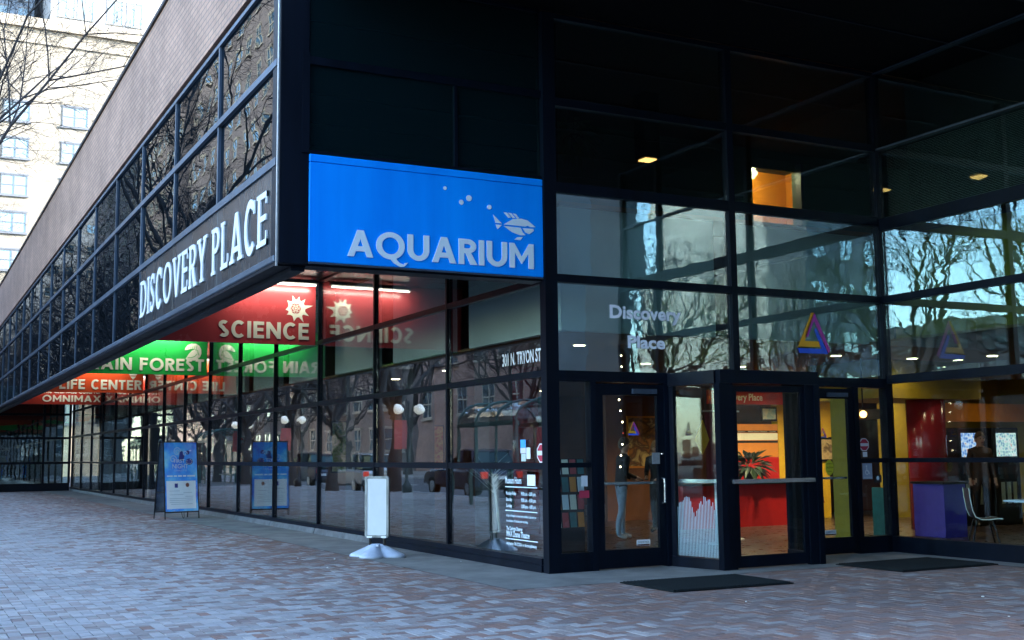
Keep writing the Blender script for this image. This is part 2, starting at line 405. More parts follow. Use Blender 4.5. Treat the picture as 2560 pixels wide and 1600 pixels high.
# ------------------------------------------------------------------ the museum
mus = thing('museum_building', 'dark glass museum with brick-topped overhang and recessed glazed corner entrance', 'building')
def part(name, mt, fn, parent=None, smooth=False):
    b_ = MB(); fn(b_); return b_.build(name, mt, parent or mus, smooth)
def pane(parent, mt, axis, pos, a0, a1, z0, z1, tilt=.0022, th=.006, name='pane'):
    w, h = (a1 - a0) / 2, (z1 - z0) / 2; b_ = MB()
    if axis == 'X': b_.box(-th, -w, -h, th, w, h); loc = (pos, (a0 + a1) / 2, (z0 + z1) / 2)
    else: b_.box(-w, -th, -h, w, th, h); loc = ((a0 + a1) / 2, pos, (z0 + z1) / 2)
    o = b_.build(name, mt); o.parent = parent; o.location = loc
    o.rotation_euler = (rng.gauss(0, tilt) if axis == 'Y' else 0, rng.gauss(0, tilt) if axis == 'X' else 0, rng.gauss(0, tilt))
    return o

BL, OV = 2.93, 2.80                     # bay lengths: set-back glass wall, overhang
TR = (1.27, 2.40, 3.55)                 # transoms of the set-back wall
YE = 15 * BL + .3                       # end wall
# set-back street wall, X = 0
def f(b_):
    for k in range(1, 16): b_.box(-.036, k * BL - .026, .17, .06, k * BL + .026, 4.699)
    for z in TR: b_.box(-.032, .12, z - .040, .056, YE, z + .040)
    b_.box(-.06, .12, .095, .08, YE, .17); b_.box(-.05, .12, 4.70, .07, YE, 4.757)
gw = part('street_glass_wall', M['frame'], f)
for k in range(15):
    y0, y1 = (k * BL + .035 if k else .13), (k + 1) * BL - .035
    zs = (.17,) + TR + (4.70,)
    for q in range(4): pane(gw, M['glass'], 'X', .01, y0, y1, zs[q] + (.045 if q else 0), zs[q + 1] - (.045 if q < 3 else 0))
def f(b_): b_.box(-.075, .10, .002, .08, 5.88, .093)
part('wall_base', M['frame'], f)
for k in range(2, 15):
    part('flashing_plate', M['flash'], lambda b_: b_.add(
        [(-.10, k * BL + .02, .0), (-.066, k * BL + .02, .10), (-.10, (k + 1) * BL - .01, .0), (-.066, (k + 1) * BL - .01, .10), (.07, k * BL + .02, .093), (.07, (k + 1) * BL - .01, .093), (.07, k * BL + .02, 0), (.07, (k + 1) * BL - .01, 0)],
        [(0, 2, 3, 1), (1, 3, 5, 4), (0, 1, 4, 6), (2, 7, 5, 3), (4, 5, 7, 6)]))
# end wall facing the viewer, Y = YE
def f(b_):
    b_.box(-4.2, YE - .05, 0.0, -.062, YE + .06, .35)
    for x in (-3.15, -1.2, -.09): b_.box(x - .05, YE - .052, .35, x + .05, YE + .055, 3.9)
    for z in (1.25, 2.36, 3.42): b_.box(-4.2, YE - .045, z - .05, -.14, YE + .05, z + .05)
    b_.box(-3.62, YE - .9, 0, -3.22, YE - .5, 3.52)
ew = part('end_glass_wall', M['frame'], f)
for a0, a1 in ((-4.2, -3.2), (-3.1, -1.25), (-1.15, -.14)):
    for z0, z1 in ((.35, 1.2), (1.30, 2.31), (2.41, 3.37), (3.47, 4.7)): pane(ew, M['glass_e'], 'Y', YE, a0, a1, z0, z1)

# overhang
def f(b_):
    b_.box(-3.315, .30, 4.765, .35, YE + 5, 8.70)
    b_.box(-3.315, .30, 3.56, -3.03, YE + 5, 4.765)
ov = part('overhang', M['black'], f)
part('overhang_soffit', M['soffit'], lambda b_: b_.box(-3.03, .05, 4.735, -.062, YE - .06, 4.763))
part('brick_parapet', M['brick'], lambda b_: b_.box(-3.40, .0, 7.02, -3.0, YE + 5, 8.80))
part('parapet_coping', M['frame'], lambda b_: b_.box(-3.44, -.03, 8.802, -2.9, YE + 5, 8.87))
part('brick_return', M['brick'], lambda b_: b_.box(-2.998, .0, 7.02, 12, .35, 8.80))
def f(b_):
    for k in range(1, 17):
        y = k * OV + .1
        b_.box(-3.372, y - .03, 4.745, -3.316, y + .03, 6.90)
        if k > 2: b_.box(-3.368, y - .022, 3.635, -3.316, y + .022, 4.655)
    b_.box(-3.385, .11, 4.655, -3.316, YE + 5, 4.745); b_.box(-3.385, .11, 5.80, -3.314, YE + 5, 5.88)
    b_.box(-3.38, .11, 6.90, -3.31, YE + 5, 6.955)
rw = part('ribbon_window', M['frame_lt'], f)
part('window_head', M['black'], lambda b_: b_.box(-3.34, .11, 6.956, -3.30, YE + 5, 7.019))
for k in range(17):
    y0, y1 = k * OV + .13, (k + 1) * OV + .07
    pane(rw, M['mirror'], 'X', -3.335, y0, y1, 4.746, 5.799, .0035); pane(rw, M['mirror'], 'X', -3.335, y0, y1, 5.881, 6.899, .0035)
    if k >= 3: pane(rw, M['mirror'], 'X', -3.335, y0 - .008, y1 + .008, 3.636, 4.654, .0035)
part('fascia_bead', M['frame_lt'], lambda b_: b_.bevbox(-3.40, .10, 3.555, -3.317, YE + 5, 3.634, .012))
part('fascia_underside', M['frame'], lambda b_: (b_.box(-3.38, .10, 3.515, -3.03, YE + 5, 3.553), b_.box(-3.20, .10, 3.47, -3.04, YE + 5, 3.514)))
# corner column and end of the overhang
part('corner_column', M['frame'], lambda b_: b_.bevbox(-3.375, .0, 3.53, -3.035, .29, 7.018, .008))
part('corner_trim', M['alu'], lambda b_: b_.box(-3.392, .012, 3.50, -3.3765, .045, 7.0))
part('column_strip', M['frame'], lambda b_: b_.box(-3.12, -.02, 4.80, -3.036, -.001, 5.95))
part('sign_beam', M['frame'], lambda b_: b_.box(-3.034, .012, 3.52, -.06, .29, 4.80))
def f(b_):
    b_.box(-3.034, -.01, 5.83, -.06, .06, 5.92); b_.box(-3.034, -.012, 4.801, -.06, .06, 4.83); b_.box(-3.034, -.01, 6.93, -.06, .06, 7.018)
    b_.box(-1.24, -.006, 4.83, -1.20, .05, 5.83)
oe = part('overhang_end_window', M['frame'], f)
for a0, a1 in ((-3.034, -1.241), (-1.199, -.062)): pane(oe, M['dglass'], 'Y', .03, a0, a1, 4.832, 5.829)
pane(oe, M['dglass'], 'Y', .03, -3.034, -.062, 5.921, 6.929)
# entrance wall, Y = 0
XM, XR = 2.84, 5.55
def f(b_):
    b_.box(-.058, -.06, .0, .115, .08, 6.94)
    b_.box(XM - .05, -.055, 2.43, XM + .05, .085, 6.94)
    b_.box(XR - .07, -.058, .0, XR + .06, .085, 6.94)
    for z, h in ((3.57, .05), (4.71, .065), (5.80, .05)): b_.box(.115, -.05, z - h, XR - .07, .07, z + h)
    b_.box(.115, -.062, 2.30, XR - .07, .09, 2.43); b_.box(.115, -.05, 6.88, XR - .07, .07, 6.94)
    for x0, x1 in ((.115, .60), (4.95, XR - .07)):
        b_.box(x0, -.05, .0, x1, .07, .23); b_.box(x0, -.045, 1.25, x1, .06, 1.31)
    for x in (.60, 1.70, 3.79, 4.91): b_.box(x - .04, -.056, .0, x + .04, .083, 2.30)
en = part('entrance_wall', M['frame'], f)
for x0, x1 in ((.115, XM - .05), (XM + .05, XR - .07)):
    for z0, z1 in ((2.43, 3.52), (3.62, 4.645), (4.775, 5.75), (5.85, 6.88)): pane(en, M['glass_e'], 'Y', .0, x0, x1, z0, z1)
for x0, x1 in ((.115, .56), (4.95, XR - .07)):
    pane(en, M['glass_d'], 'Y', .0, x0, x1, .23, 1.25); pane(en, M['glass_d'], 'Y', .0, x0, x1, 1.31, 2.30)
# swing doors
def door(x0, x1, hx):
    d = part('entrance_door', M['frame'], lambda b_: (b_.box(x0, -.035, .02, x0 + .10, .02, 2.28), b_.box(x1 - .10, -.035, .02, x1, .02, 2.28),
             b_.box(x0 + .10, -.034, .02, x1 - .10, .019, .24), b_.box(x0 + .10, -.034, 2.14, x1 - .10, .019, 2.28)))
    pane(d, M['glass_d'], 'Y', -.008, x0 + .10, x1 - .10, .24, 2.14)
    part('push_bar', M['chrome'], lambda b_: b_.box(x0 + .10, .03, 1.03, x1 - .10, .06, 1.06), d)
    part('handle', M['chrome'], lambda b_: b_.tube([(hx, -.036, 1.10), (hx, -.09, 1.09), (hx, -.095, 1.0), (hx, -.09, .80), (hx, -.036, .79)], .012, 8), d)
    part('lock', M['chrome'], lambda b_: b_.lathe([(.018, 0), (.018, .012)], (hx, -.05, 1.40), 10), d)
    part('closer', M['frame_lt'], lambda b_: b_.box(x1 - .48, -.075, 2.16, x1 - .12, -.036, 2.22), d)
    return d
d1 = door(.645, 1.655, 1.605); d2 = door(3.835, 4.865, 3.89)
part('latch_plate', M['alu'], lambda b_: b_.box(1.46, -.042, 1.28, 1.575, -.036, 1.42), d1)
# projecting vestibule
vA, vB, vC, vD = V3(1.745, -.06), V3(1.93, -.85), V3(3.43, -.85), V3(3.62, -.06)
def seg_box(b_, p, q, t, z0, z1, in0=0, in1=0):
    d = (q - p).normalized(); n = V3(-d.y, d.x) * t; p = p + d * in0; q = q - d * in1
    c = [p - n, q - n, q + n, p + n]
    b_.add([(a.x, a.y, z0) for a in c] + [(a.x, a.y, z1) for a in c], [(0, 1, 2, 3)[::-1], (4, 5, 6, 7), (0, 1, 5, 4), (1, 2, 6, 5), (2, 3, 7, 6), (3, 0, 4, 7)])
def f(b_):
    seg_box(b_, vA, vB, .045, 2.26, 2.424, 0, .055); seg_box(b_, vC, vD, .045, 2.26, 2.424, .055, 0)
    seg_box(b_, vB + V3(-.03, 0), vC + V3(.03, 0), .05, 2.26, 2.426)
    seg_box(b_, vA, vB, .04, .004, .13, 0, .055); seg_box(b_, vC, vD, .04, .004, .13, .055, 0)
    b_.box(1.875, -.905, .004, 1.965, -.80, 2.259); b_.box(1.966, -.885, .004, 2.10, -.81, 2.259); b_.box(3.25, -.885, .004, 3.385, -.81, 2.259); b_.box(3.386, -.905, .004, 3.47, -.80, 2.259)
    seg_box(b_, vA, vB, .03, .131, 2.259, 0, .74); seg_box(b_, vC, vD, .03, .131, 2.259, .74, 0)
    b_.add([(vA.x, vA.y, 2.40), (vB.x, vB.y, 2.40), (vC.x, vC.y, 2.40), (vD.x, vD.y, 2.40)], [(0, 1, 2, 3)])
vest = part('vestibule', M['frame'], f)
def angpane(p, q, z0, z1, mt, in0, in1, nm='pane'):
    b_ = MB(); seg_box(b_, p, q, .005, z0, z1, in0, in1); return b_.build(nm, mt, vest)
angpane(vA, vB, .131, 2.258, M['glass_d'], .07, .055); angpane(vC, vD, .131, 2.258, M['glass_d'], .055, .07)
# revolving leaf frame in the vestibule front
part('door_leaf', M['frame'], lambda b_: (b_.box(2.101, -.86, .02, 2.17, -.82, 2.24), b_.box(3.18, -.86, .02, 3.249, -.82, 2.24), b_.box(2.17, -.859, .02, 3.18, -.821, .16), b_.box(2.17, -.859, 2.16, 3.18, -.821, 2.24)), vest)
b_ = MB(); b_.box(2.17, -.845, .16, 3.18, -.835, 2.16); b_.build('pane', M['glass_d'], vest)
part('push_bar', M['chrome'], lambda b_: b_.box(2.03, -.94, 1.035, 3.32, -.905, 1.085), vest)
dd = (vB - vA).normalized(); nn = V3(dd.y, -dd.x)
b_ = MB(); seg_box(b_, vA + nn * -.06, vB + nn * -.06, .012, 1.04, 1.085, .05, .05); b_.build('push_bar', M['chrome'], vest)
b_ = MB(); L = (vB - vA).length; k = .07
while k < L - .07:      # etched stripes of uneven height
    h = .62 + .35 * abs(math.sin(k * 9)) * rng.uniform(.5, 1)
    p = vA + dd * k - nn * .0085
    seg_box(b_, p, p + dd * .010, .001, .14, h); k += .0235
stuff(b_.build('etched_stripes', M['pale'], vest))
# right wall facing the street, X = XR
YR = -6.85
def f(b_):
    for y in (-2.93, -5.6, YR): b_.box(XR - .055, y - .045, .0, XR + .07, y + .045, 6.94)
    b_.box(XR - .07, YR, .0, XR + .08, -.06, .22)
    for z, h in ((1.28, .03), (2.42, .06), (3.57, .05), (4.66, .09), (5.78, .02)): b_.box(XR - .05, YR, z - h, XR + .06, -.059, z + h)
    b_.box(XR - .052, YR, 6.90, XR + .06, -.059, 6.94)
sw = part('side_glass_wall', M['frame'], f)
part('white_trim', M['frame_lt'], lambda b_: (b_.box(XR - .058, YR, 5.765, XR - .0505, -.06, 5.79), b_.box(XR - .06, YR, 6.905, XR - .0525, -.06, 6.925)))
for y0, y1 in ((-2.885, -.06), (-5.555, -2.975), (-6.8, -5.645)):
    for q, (z0, z1) in enumerate(((.22, 1.25), (1.31, 2.36), (2.48, 3.52), (3.62, 4.57), (4.75, 5.76), (5.80, 6.90))):
        pane(sw, M['glass_d'] if q < 2 else M['glass_e'], 'X', XR, y0, y1, z0, z1)
b_ = MB()
for k in range(44):
    z = 4.77 + k * .0226
    b_.add([(XR + .10, YR, z), (XR + .125, YR, z + .012), (XR + .125, -.1, z + .012), (XR + .10, -.1, z)], [(0, 1, 2, 3)])
stuff(b_.build('blind_slats', M['bulk'], sw))
# soffit over the entrance court, roof mass
part('entrance_soffit', M['black'], lambda b_: b_.box(-2.998, -8.2, 6.945, 12.5, -.07, 7.015))
for k in range(5):
    part('soffit_joint', M['frame'], lambda b_: b_.box(-2.99, -1.5 - k * 1.5, 6.925, 12.4, -1.46 - k * 1.5, 6.9445))
part('soffit_edge', M['brick'], lambda b_: b_.box(-2.998, -8.35, 6.95, 12.5, -8.201, 8.8))
part('roof', M['black'], lambda b_: b_.box(-2.9, -8.2, 8.62, 14, YE + 5, 8.69))
# ------------------------------------------------------------------ inside of the museum
part('floor', M['floor'], lambda b_: (b_.box(.085, .085, -.011, 16, YE, .006), b_.box(XR + .085, -6.8, -.011, 16, .084, .006)))
part('ceiling', M['ceil'], lambda b_: (b_.box(.62, .62, 2.985, 16, YE, 3.02), b_.box(XR + .2, -6.8, 2.985, 16, .6, 3.02)))
for y0, y1 in [(.62, 3.29), (3.94, 6.33), (7.15, 9.36), (10.29, 12.4)] + [(13.2 + 2.93 * k, 15.3 + 2.93 * k) for k in range(9)]:
    part('bulkhead_panel', M['bulk'], lambda b_: b_.box(.50, y0, 2.99, .61, y1, 4.60))
part('bulkhead_panel', M['bulk'], lambda b_: b_.box(.48, .50, 2.99, 2.93, .61, 4.60))
part('bulkhead_panel', M['bulk'], lambda b_: b_.box(3.27, .50, 2.99, 5.97, .61, 4.60))
part('bulkhead_panel', M['olive'], lambda b_: b_.box(6.2, -6.7, 2.99, 6.3, .40, 4.60))
part('slab_core', M['darkwall'], lambda b_: (b_.box(.95, .95, 3.03, 15.9, YE, 4.5), b_.box(6.7, -6.8, 3.03, 15.9, .94, 4.5)))
part('upper_floor', M['ceil'], lambda b_: b_.box(.45, .45, 4.605, 15.9, YE, 4.66))
part('upper_wall', mat('upper_wall_paint', (.07, .125, .11), .8, nz=.12, nscale=1), lambda b_: (b_.box(.4, 4.2, 4.661, 6.70, 4.3, 7.0), b_.box(7.72, 4.2, 4.661, 13, 4.3, 7.0), b_.box(6.70, 4.2, 6.62, 7.72, 4.3, 7.0)))
part('orange_room_wall', M['orange'], lambda b_: (b_.box(6.4, 5.6, 4.661, 11.5, 5.7, 7.0), b_.box(8.7, 4.301, 4.661, 8.8, 5.599, 7.0)))
part('upper_back_wall', M['darkwall'], lambda b_: (b_.box(.4, 8.0, 4.661, 15.9, 8.1, 8.5), b_.box(13.0, .2, 4.661, 13.1, 8.0, 8.5), b_.box(6.3, -6.8, 4.661, 6.4, .1, 6.9)))
t = thing('orange_room_lamp', 'ceiling lamp of the orange-lit upper room seen through its doorway', 'lamp', (7.4, 5.0, 6.9))
b_ = MB(); b_.lathe([(.14, 6.86), (.14, 6.95)], (7.4, 5.0, 0), 16); b_.build('shade', M['down'], t)
ld = bpy.data.lights.new('room_lamp', 'POINT'); ld.energy = 9; ld.color = (1, .70, .36); ld.shadow_soft_size = .1
lo = bpy.data.objects.new('room_lamp', ld); COL.objects.link(lo); lo.parent = t; lo.location = (0, 0, -.15)
part('door_frame', M['frame_lt'], lambda b_: (b_.box(7.72, 4.05, 4.661, 7.79, 4.199, 6.75), ))
part('upper_ceiling', M['darkwall'], lambda b_: b_.box(.2, .15, 6.96, 13, 6, 7.0))
part('back_wall', M['brownwall'], lambda b_: (b_.box(.3, 15.8, 0.006, 16, 16, 2.984), ))
part('side_partition', M['brownwall'], lambda b_: b_.box(4.4, 16.0, .006, 4.6, YE, 2.984))
part('east_wall', M['darkwall'], lambda b_: b_.box(15.9, -8.3, 0, 16.1, YE + 5, 8.6))
part('end_room_wall', M['darkwall'], lambda b_: (b_.box(-4.2, YE + 3, 0, .0, YE + 3.1, 4.7), b_.box(-4.3, YE + .1, 0, -4.2, YE + 3.1, 4.7)))
part('far_wall', M['olive'], lambda b_: b_.box(15.6, -6.8, .006, 15.8, 15.8, 2.984))
part('counter_back_wall', M['brownwall'], lambda b_: b_.box(6.2, 8.6, .006, 15.6, 8.7, 2.984))
part('south_wall', M['darkwall'], lambda b_: b_.box(XR + .08, -6.9, .006, 15.8, -6.84, 6.9))
for k in range(1, 15):
    part('inner_column', M['darkwall'], lambda b_: b_.box(.85, k * BL + .42, .006, 1.25, k * BL + .92, 2.984))
for (x, y, mt, nm) in ((3.0, 6.4, 'redcol', 'red_column'), (9.5, 3.0, 'redcol', 'red_column')):
    o = part(nm, M[mt], lambda b_: b_.lathe([(.34, .006), (.34, 2.984)], (x, y, 0), 28), None, True)
    for p_ in o.data.polygons: p_.use_smooth = abs(p_.normal.z) < .5
part('olive_bulkhead', M['olive'], lambda b_: b_.box(8.0, 2.6, 2.32, 10.5, 4.4, 2.984))
part('orange_header', M['orange'], lambda b_: b_.box(10.3, 3.6, 1.95, 15.6, 3.7, 2.3))
part('yellow_wall', M['yellow'], lambda b_: (b_.box(10.55, 7.0, 1.72, 11.35, 7.1, 2.7), b_.box(10.55, 6.9, .006, 10.75, 6.999, 2.7)))
part('yellow_wall', M['yellow'], lambda b_: (b_.box(9.46, 7.0, .006, 9.66, 7.2, 2.42), b_.box(9.89, 7.0, .006, 9.97, 7.2, 2.42)))
part('yellow_wall', M['olive'], lambda b_: b_.box(11.4, 6.0, .006, 15.0, 6.1, 2.984))
part('yellow_fin', M['olive'], lambda b_: b_.box(6.32, 1.5, .006, 6.42, 2.0, 2.3))

def downlight(x, y, z, big, energy, label, mt='down'):
    t = thing('downlight', label, 'downlight', (x, y, z), 0, 'recessed downlights in the lobby ceiling' if mt == 'down' else 'amber downlights on the upper floor')
    b_ = MB(); b_.lathe([(big * 1.15, -.012), (big * 1.15, .0)], (x, y, z), 20); b_.build('trim', M['alu'], t)
    b_ = MB(); b_.lathe([(big, -.018), (big, -.0125)], (x, y, z), 20); b_.build('lens', M[mt], t)
    if energy:
        ld = bpy.data.lights.new('downlight_lamp', 'SPOT'); ld.energy = energy * .10; ld.color = (1, .74, .42); ld.spot_size = R(155); ld.spot_blend = .6; ld.shadow_soft_size = .08
        lo = bpy.data.objects.new('downlight_lamp', ld); COL.objects.link(lo); lo.parent = t; lo.location = (0, 0, -.04)
LB = 'small round recessed ceiling downlight glowing warm inside the lobby'
DLN = ['just inside the left swing door', 'over the left end of the ticket counter', 'over the price board end of the counter', 'behind the vestibule', 'above the purple desk', 'above the cafe table', 'above the lit machines', 'nearest the corner along the street glass',
       'second from the corner along the street glass', 'third from the corner along the street glass', 'at the brown back wall, left', 'at the brown back wall, right', 'before the yellow wall', 'between the red column and the counter', 'behind the bright green sign', 'behind the orange-red sign']
for x, y, e in ((1.70, 2.1, 7), (6.7, 4.7, 260), (8.65, 4.85, 620), (6.66, 2.18, 14), (8.36, 2.17, 26), (9.25, 1.25, 10), (11.4, 2.2, 40), (2.0, 7.4, 20), (2.0, 9.95, 22), (2.0, 12.7, 22), (4.5, 15.2, 25), (7.2, 13.1, 20), (11.2, 5.2, 240), (4.6, 4.7, 5), (2.2, 21, 25), (2.2, 30, 25)):
    downlight(x, y, 2.985, .085, e, 'warm round ceiling downlight ' + DLN.pop(0))
LA = 'square-looking amber downlight in the dark upper floor ceiling'
for x, y in ((-.95, 2.6), (1.0, 3.3), (5.2, 3.4), (4.2, 2.1)): pass
for px_, y in ((1.02, 2.0), (3.1, 2.3)):
    t = thing('amber_downlight', ('square amber downlight in the dark upper floor beside the blue sign', 'square amber downlight in the upper floor behind the middle mullion')[px_ > 2], 'downlight', (px_, y, 6.3 if px_ < 2 else 5.9), 0, 'amber downlights on the upper floor')
    z = 6.3 if px_ < 2 else 5.9
    b_ = MB(); b_.box(px_ - .1, y - .1, z, px_ + .1, y + .1, z + .02); b_.build('lens', M['down_or'], t)
    b_ = MB(); b_.box(px_ - .14, y - .14, z + .021, px_ + .14, y + .14, z + .66 if px_ < 2 else z + 1.05); b_.build('housing', M['blackpl'], t)

# ------------------------------------------------------------------ lettering
def arc(cx, cy, rx, ry, a0, a1, n=18): return [(cx + rx * math.cos(R(a0 + (a1 - a0) * i / n)), cy + ry * math.sin(R(a0 + (a1 - a0) * i / n))) for i in range(n + 1)]
def ring(cx, cy, rx, ry): return arc(cx, cy, rx, ry, 0, 360 - 360 / 36, 35)
def rect(x0, y0, x1, y1): return [(x0, y0), (x1, y0), (x1, y1), (x0, y1)]
def stroke(pts, t):
    L_, R_ = [], []
    for i, p in enumerate(pts):
        a = pts[max(i - 1, 0)]; c = pts[min(i + 1, len(pts) - 1)]
        dx, dy = c[0] - a[0], c[1] - a[1]; l = math.hypot(dx, dy) or 1
        nx, ny = -dy / l * t / 2, dx / l * t / 2
        L_.append((p[0] + nx, p[1] + ny)); R_.append((p[0] - nx, p[1] - ny))
    return L_ + R_[::-1]
def glyph(ch, w, t, h=None):
    """list of shapes (each outer loop + holes) in a w x 1 box; t = stem, h = bar thickness"""
    h = h or t
    if ch == 'A':
        s = 1 / (w / 2 - .55 * t); e = 1.08 * t; yi = (w / 2 - e) * s
        return [[[(0, 0), (w / 2 - .55 * t, 1), (w / 2 + .55 * t, 1), (w, 0), (w - e, 0), (w - e - .2 / s, .2), (e + .2 / s, .2), (e, 0)],
                 [(e + (.2 + h) / s, .2 + h), (w - e - (.2 + h) / s, .2 + h), (w / 2, yi)]]]
    if ch in 'OQ':
        o = [[ring(w / 2, .5, w / 2, .52), ring(w / 2, .5, w / 2 - t, .52 - h)]]
        if ch == 'Q': o.append([[(w * .42, .10), (w * .62, .12), (w * .80, -.12), (w * 1.0, -.20), (w * .98, -.13), (w * 1.12, -.10), (w * .98, -.26), (w * .84, -.28), (w * .62, -.16)]])
        return o
    if ch == 'U': return [[stroke([(t / 2, 1), (t / 2, .62)] + arc(w / 2, .42, w / 2 - t / 2, .42 - h / 2, 180, 360) + [(w - t / 2, .62), (w - t / 2, 1)], t)]]
    if ch == 'I': return [[rect(0, 0, w, 1)]]
    if ch in 'EF':
        p = [(0, 0), (0, 1), (w, 1), (w, 1 - h), (t, 1 - h), (t, .5 + h / 2 + .02), (w * .93, .5 + h / 2 + .02), (w * .93, .5 - h / 2 + .02), (t, .5 - h / 2 + .02)]
        p += [(t, h), (w, h), (w, 0)] if ch == 'E' else [(t, 0)]
        return [[p[::-1]]]
    if ch == 'L': return [[[(0, 0), (w, 0), (w, h), (t, h), (t, 1), (0, 1)]]]
    if ch == 'T': return [[[(w / 2 - t / 2, 0), (w / 2 + t / 2, 0), (w / 2 + t / 2, 1 - h), (w, 1 - h), (w, 1), (0, 1), (0, 1 - h), (w / 2 - t / 2, 1 - h)]]]
    if ch == 'N': return [[[(0, 0), (t, 0), (t, .62), (w - t, 0), (w, 0), (w, 1), (w - t, 1), (w - t, .40), (t, 1), (0, 1)]]]
    if ch == 'M': return [[[(0, 0), (t, 0), (t, .62), (w / 2, .18), (w - t, .62), (w - t, 0), (w, 0), (w, 1), (w - t * .9, 1), (w / 2, .46), (t * .9, 1), (0, 1)]]]
    if ch == 'V': return [[[(w / 2 - .5 * t, 0), (w / 2 + .5 * t, 0), (w, 1), (w - 1.08 * t, 1), (w / 2, .26), (1.08 * t, 1), (0, 1)]]]
    if ch == 'Y': return [[[(w / 2 - t / 2, 0), (w / 2 + t / 2, 0), (w / 2 + t / 2, .42), (w, 1), (w - 1.15 * t, 1), (w / 2, .60), (1.15 * t, 1), (0, 1), (w / 2 - t / 2, .42)]]]
    if ch == 'X': return [[[(0, 0), (1.15 * t, 0), (w / 2, .36), (w - 1.15 * t, 0), (w, 0), (w / 2 + .6 * t, .5), (w, 1), (w - 1.15 * t, 1), (w / 2, .64), (1.15 * t, 1), (0, 1), (w / 2 - .6 * t, .5)]]]
    if ch == 'C': return [[stroke(arc(w * .55, .5, w * .55 - t / 2, .52 - h / 2, 48, 312, 26), t)]]
    if ch == 'D': return [[[(0, 0), (w * .42, 0)] + arc(w * .42, .5, w * .58, .5, -84, 84) + [(w * .42, 1), (0, 1)], [(t, h), (t, 1 - h), (w * .40, 1 - h)] + arc(w * .42, .5, w * .58 - t, .5 - h, 84, -84) + [(w * .40, h)]]]
    if ch in 'PR':
        o = [[[(0, 0), (t, 0), (t, .44), (w * .5, .44)] + arc(w * .5, .72, w * .5, .28, -80, 84) + [(w * .5, 1), (0, 1)], [(t, .44 + h), (t, 1 - h), (w * .5, 1 - h)] + arc(w * .5, .72, w * .5 - t, .28 - h, 80, -80, 10) + [(w * .5, .44 + h)]]]
        if ch == 'R': o.append([[(w * .38, .46), (w - 1.1 * t, 0), (w * 1.06, 0), (w * .66, .50)]])
        return o
    if ch == 'S':
        c = arc(w / 2, .74, w / 2 - t / 2, .26 - h / 2, 38, 250, 16) + arc(w / 2, .26, w / 2 - t / 2, .26 - h / 2, 70, -142, 16)
        return [[stroke(c, (t + h) / 2)]]
    return []
ADV = dict(A=.86, C=.74, D=.82, E=.58, F=.56, I=None, L=.54, M=.92, N=.80, O=.98, P=.60, Q=.98, R=.64, S=.55, T=.62, U=.76, V=.82, X=.84, Y=.80)
SER = dict(D='ltb', I='itb', E='ltb', R='ltb', P='ltb', L='ltb', Y='v', A='a', V='w', S='', C='', O='')
def letters(txt, fr, x0, x1, z0, H, t, mt, parent, th=.006, space=.42, gap=.14, serif=False, names='letter', h=None, d0=None):
    """words spread over x0..x1 (frame units); letters stand proud of the panel"""
    ws = []; tot = 0
    for i, ch in enumerate(txt):
        w = space if ch == ' ' else (ADV[ch] if ADV[ch] else t)
        if serif and ch == 'I': w = t
        ws.append(w); tot += w + (gap if i < len(txt) - 1 and ch != ' ' else 0)
    k = (x1 - x0) / (tot * H); x = 0
    for ch, w in zip(txt, ws):
        if ch == ' ': x += w; continue
        b_ = MB()
        shapes = glyph(ch, w, t, h)
        if serif:
            sh = .075; e = .07
            add = []
            sv = SER.get(ch, '')
            if 'l' in sv: add += [rect(-e, 0, t + e, sh), rect(-e, 1 - sh, t + e, 1)]
            if 'i' in sv: add += [rect(-e, 0, t + e, sh), rect(-e, 1 - sh, t + e, 1)]
            if sv == 'a': add += [rect(-e, 0, t + .12, sh), rect(w - t - .12, 0, w + e, sh)]
            if sv == 'w': add += [rect(-e, 1 - sh, t + .12, 1), rect(w - t - .12, 1 - sh, w + e, 1)]
            if sv == 'v': add += [rect(-e, 1 - sh, t + .12, 1), rect(w - t - .12, 1 - sh, w + e, 1), rect(w / 2 - t / 2 - e, 0, w / 2 + t / 2 + e, sh)]
            if ch == 'E': add += [rect(w - .06, 1 - .24, w, 1), rect(w - .06, 0, w, .26)]
            if ch == 'L': add += [rect(w - .06, 0, w, .28)]
            if ch in 'CS': add += [rect(w - .10, .72, w - .02, .98)]
            if ch == 'S': add += [rect(.02, .02, .10, .28)]
            if ch == 'R': add += [rect(w * .72, 0, w + .12, sh)]
            shapes = shapes + [[a] for a in add]
        for i, sh_ in enumerate(shapes):
            loops = [[(x0 + (x + p[0]) * k * H, z0 + p[1] * H) for p in L_] for L_ in sh_]
            b_.poly(loops, fr, th + .0004 * i if d0 is None else d0 + .0004 * i, .0005 if d0 is None else d0 - .002)
        b_.build(names, mt, parent)
        x += w + gap
def textmesh(txt, size, xs=1.0, bold=0.0, shear=0.0):
    cu = bpy.data.curves.new('text', 'FONT'); cu.body = txt; cu.size = size; cu.offset = bold; cu.shear = shear; cu.resolution_u = 3
    ob = bpy.data.objects.new('text', cu); COL.objects.link(ob)
    dg = bpy.context.evaluated_depsgraph_get(); me = bpy.data.meshes.new_from_object(ob.evaluated_get(dg))
    vs_ = [(v.co.x * xs, v.co.y) for v in me.vertices]; fs = [tuple(p.vertices) for p in me.polygons]
    bpy.data.objects.remove(ob); bpy.data.curves.remove(cu); bpy.data.meshes.remove(me)
    return vs_, fs
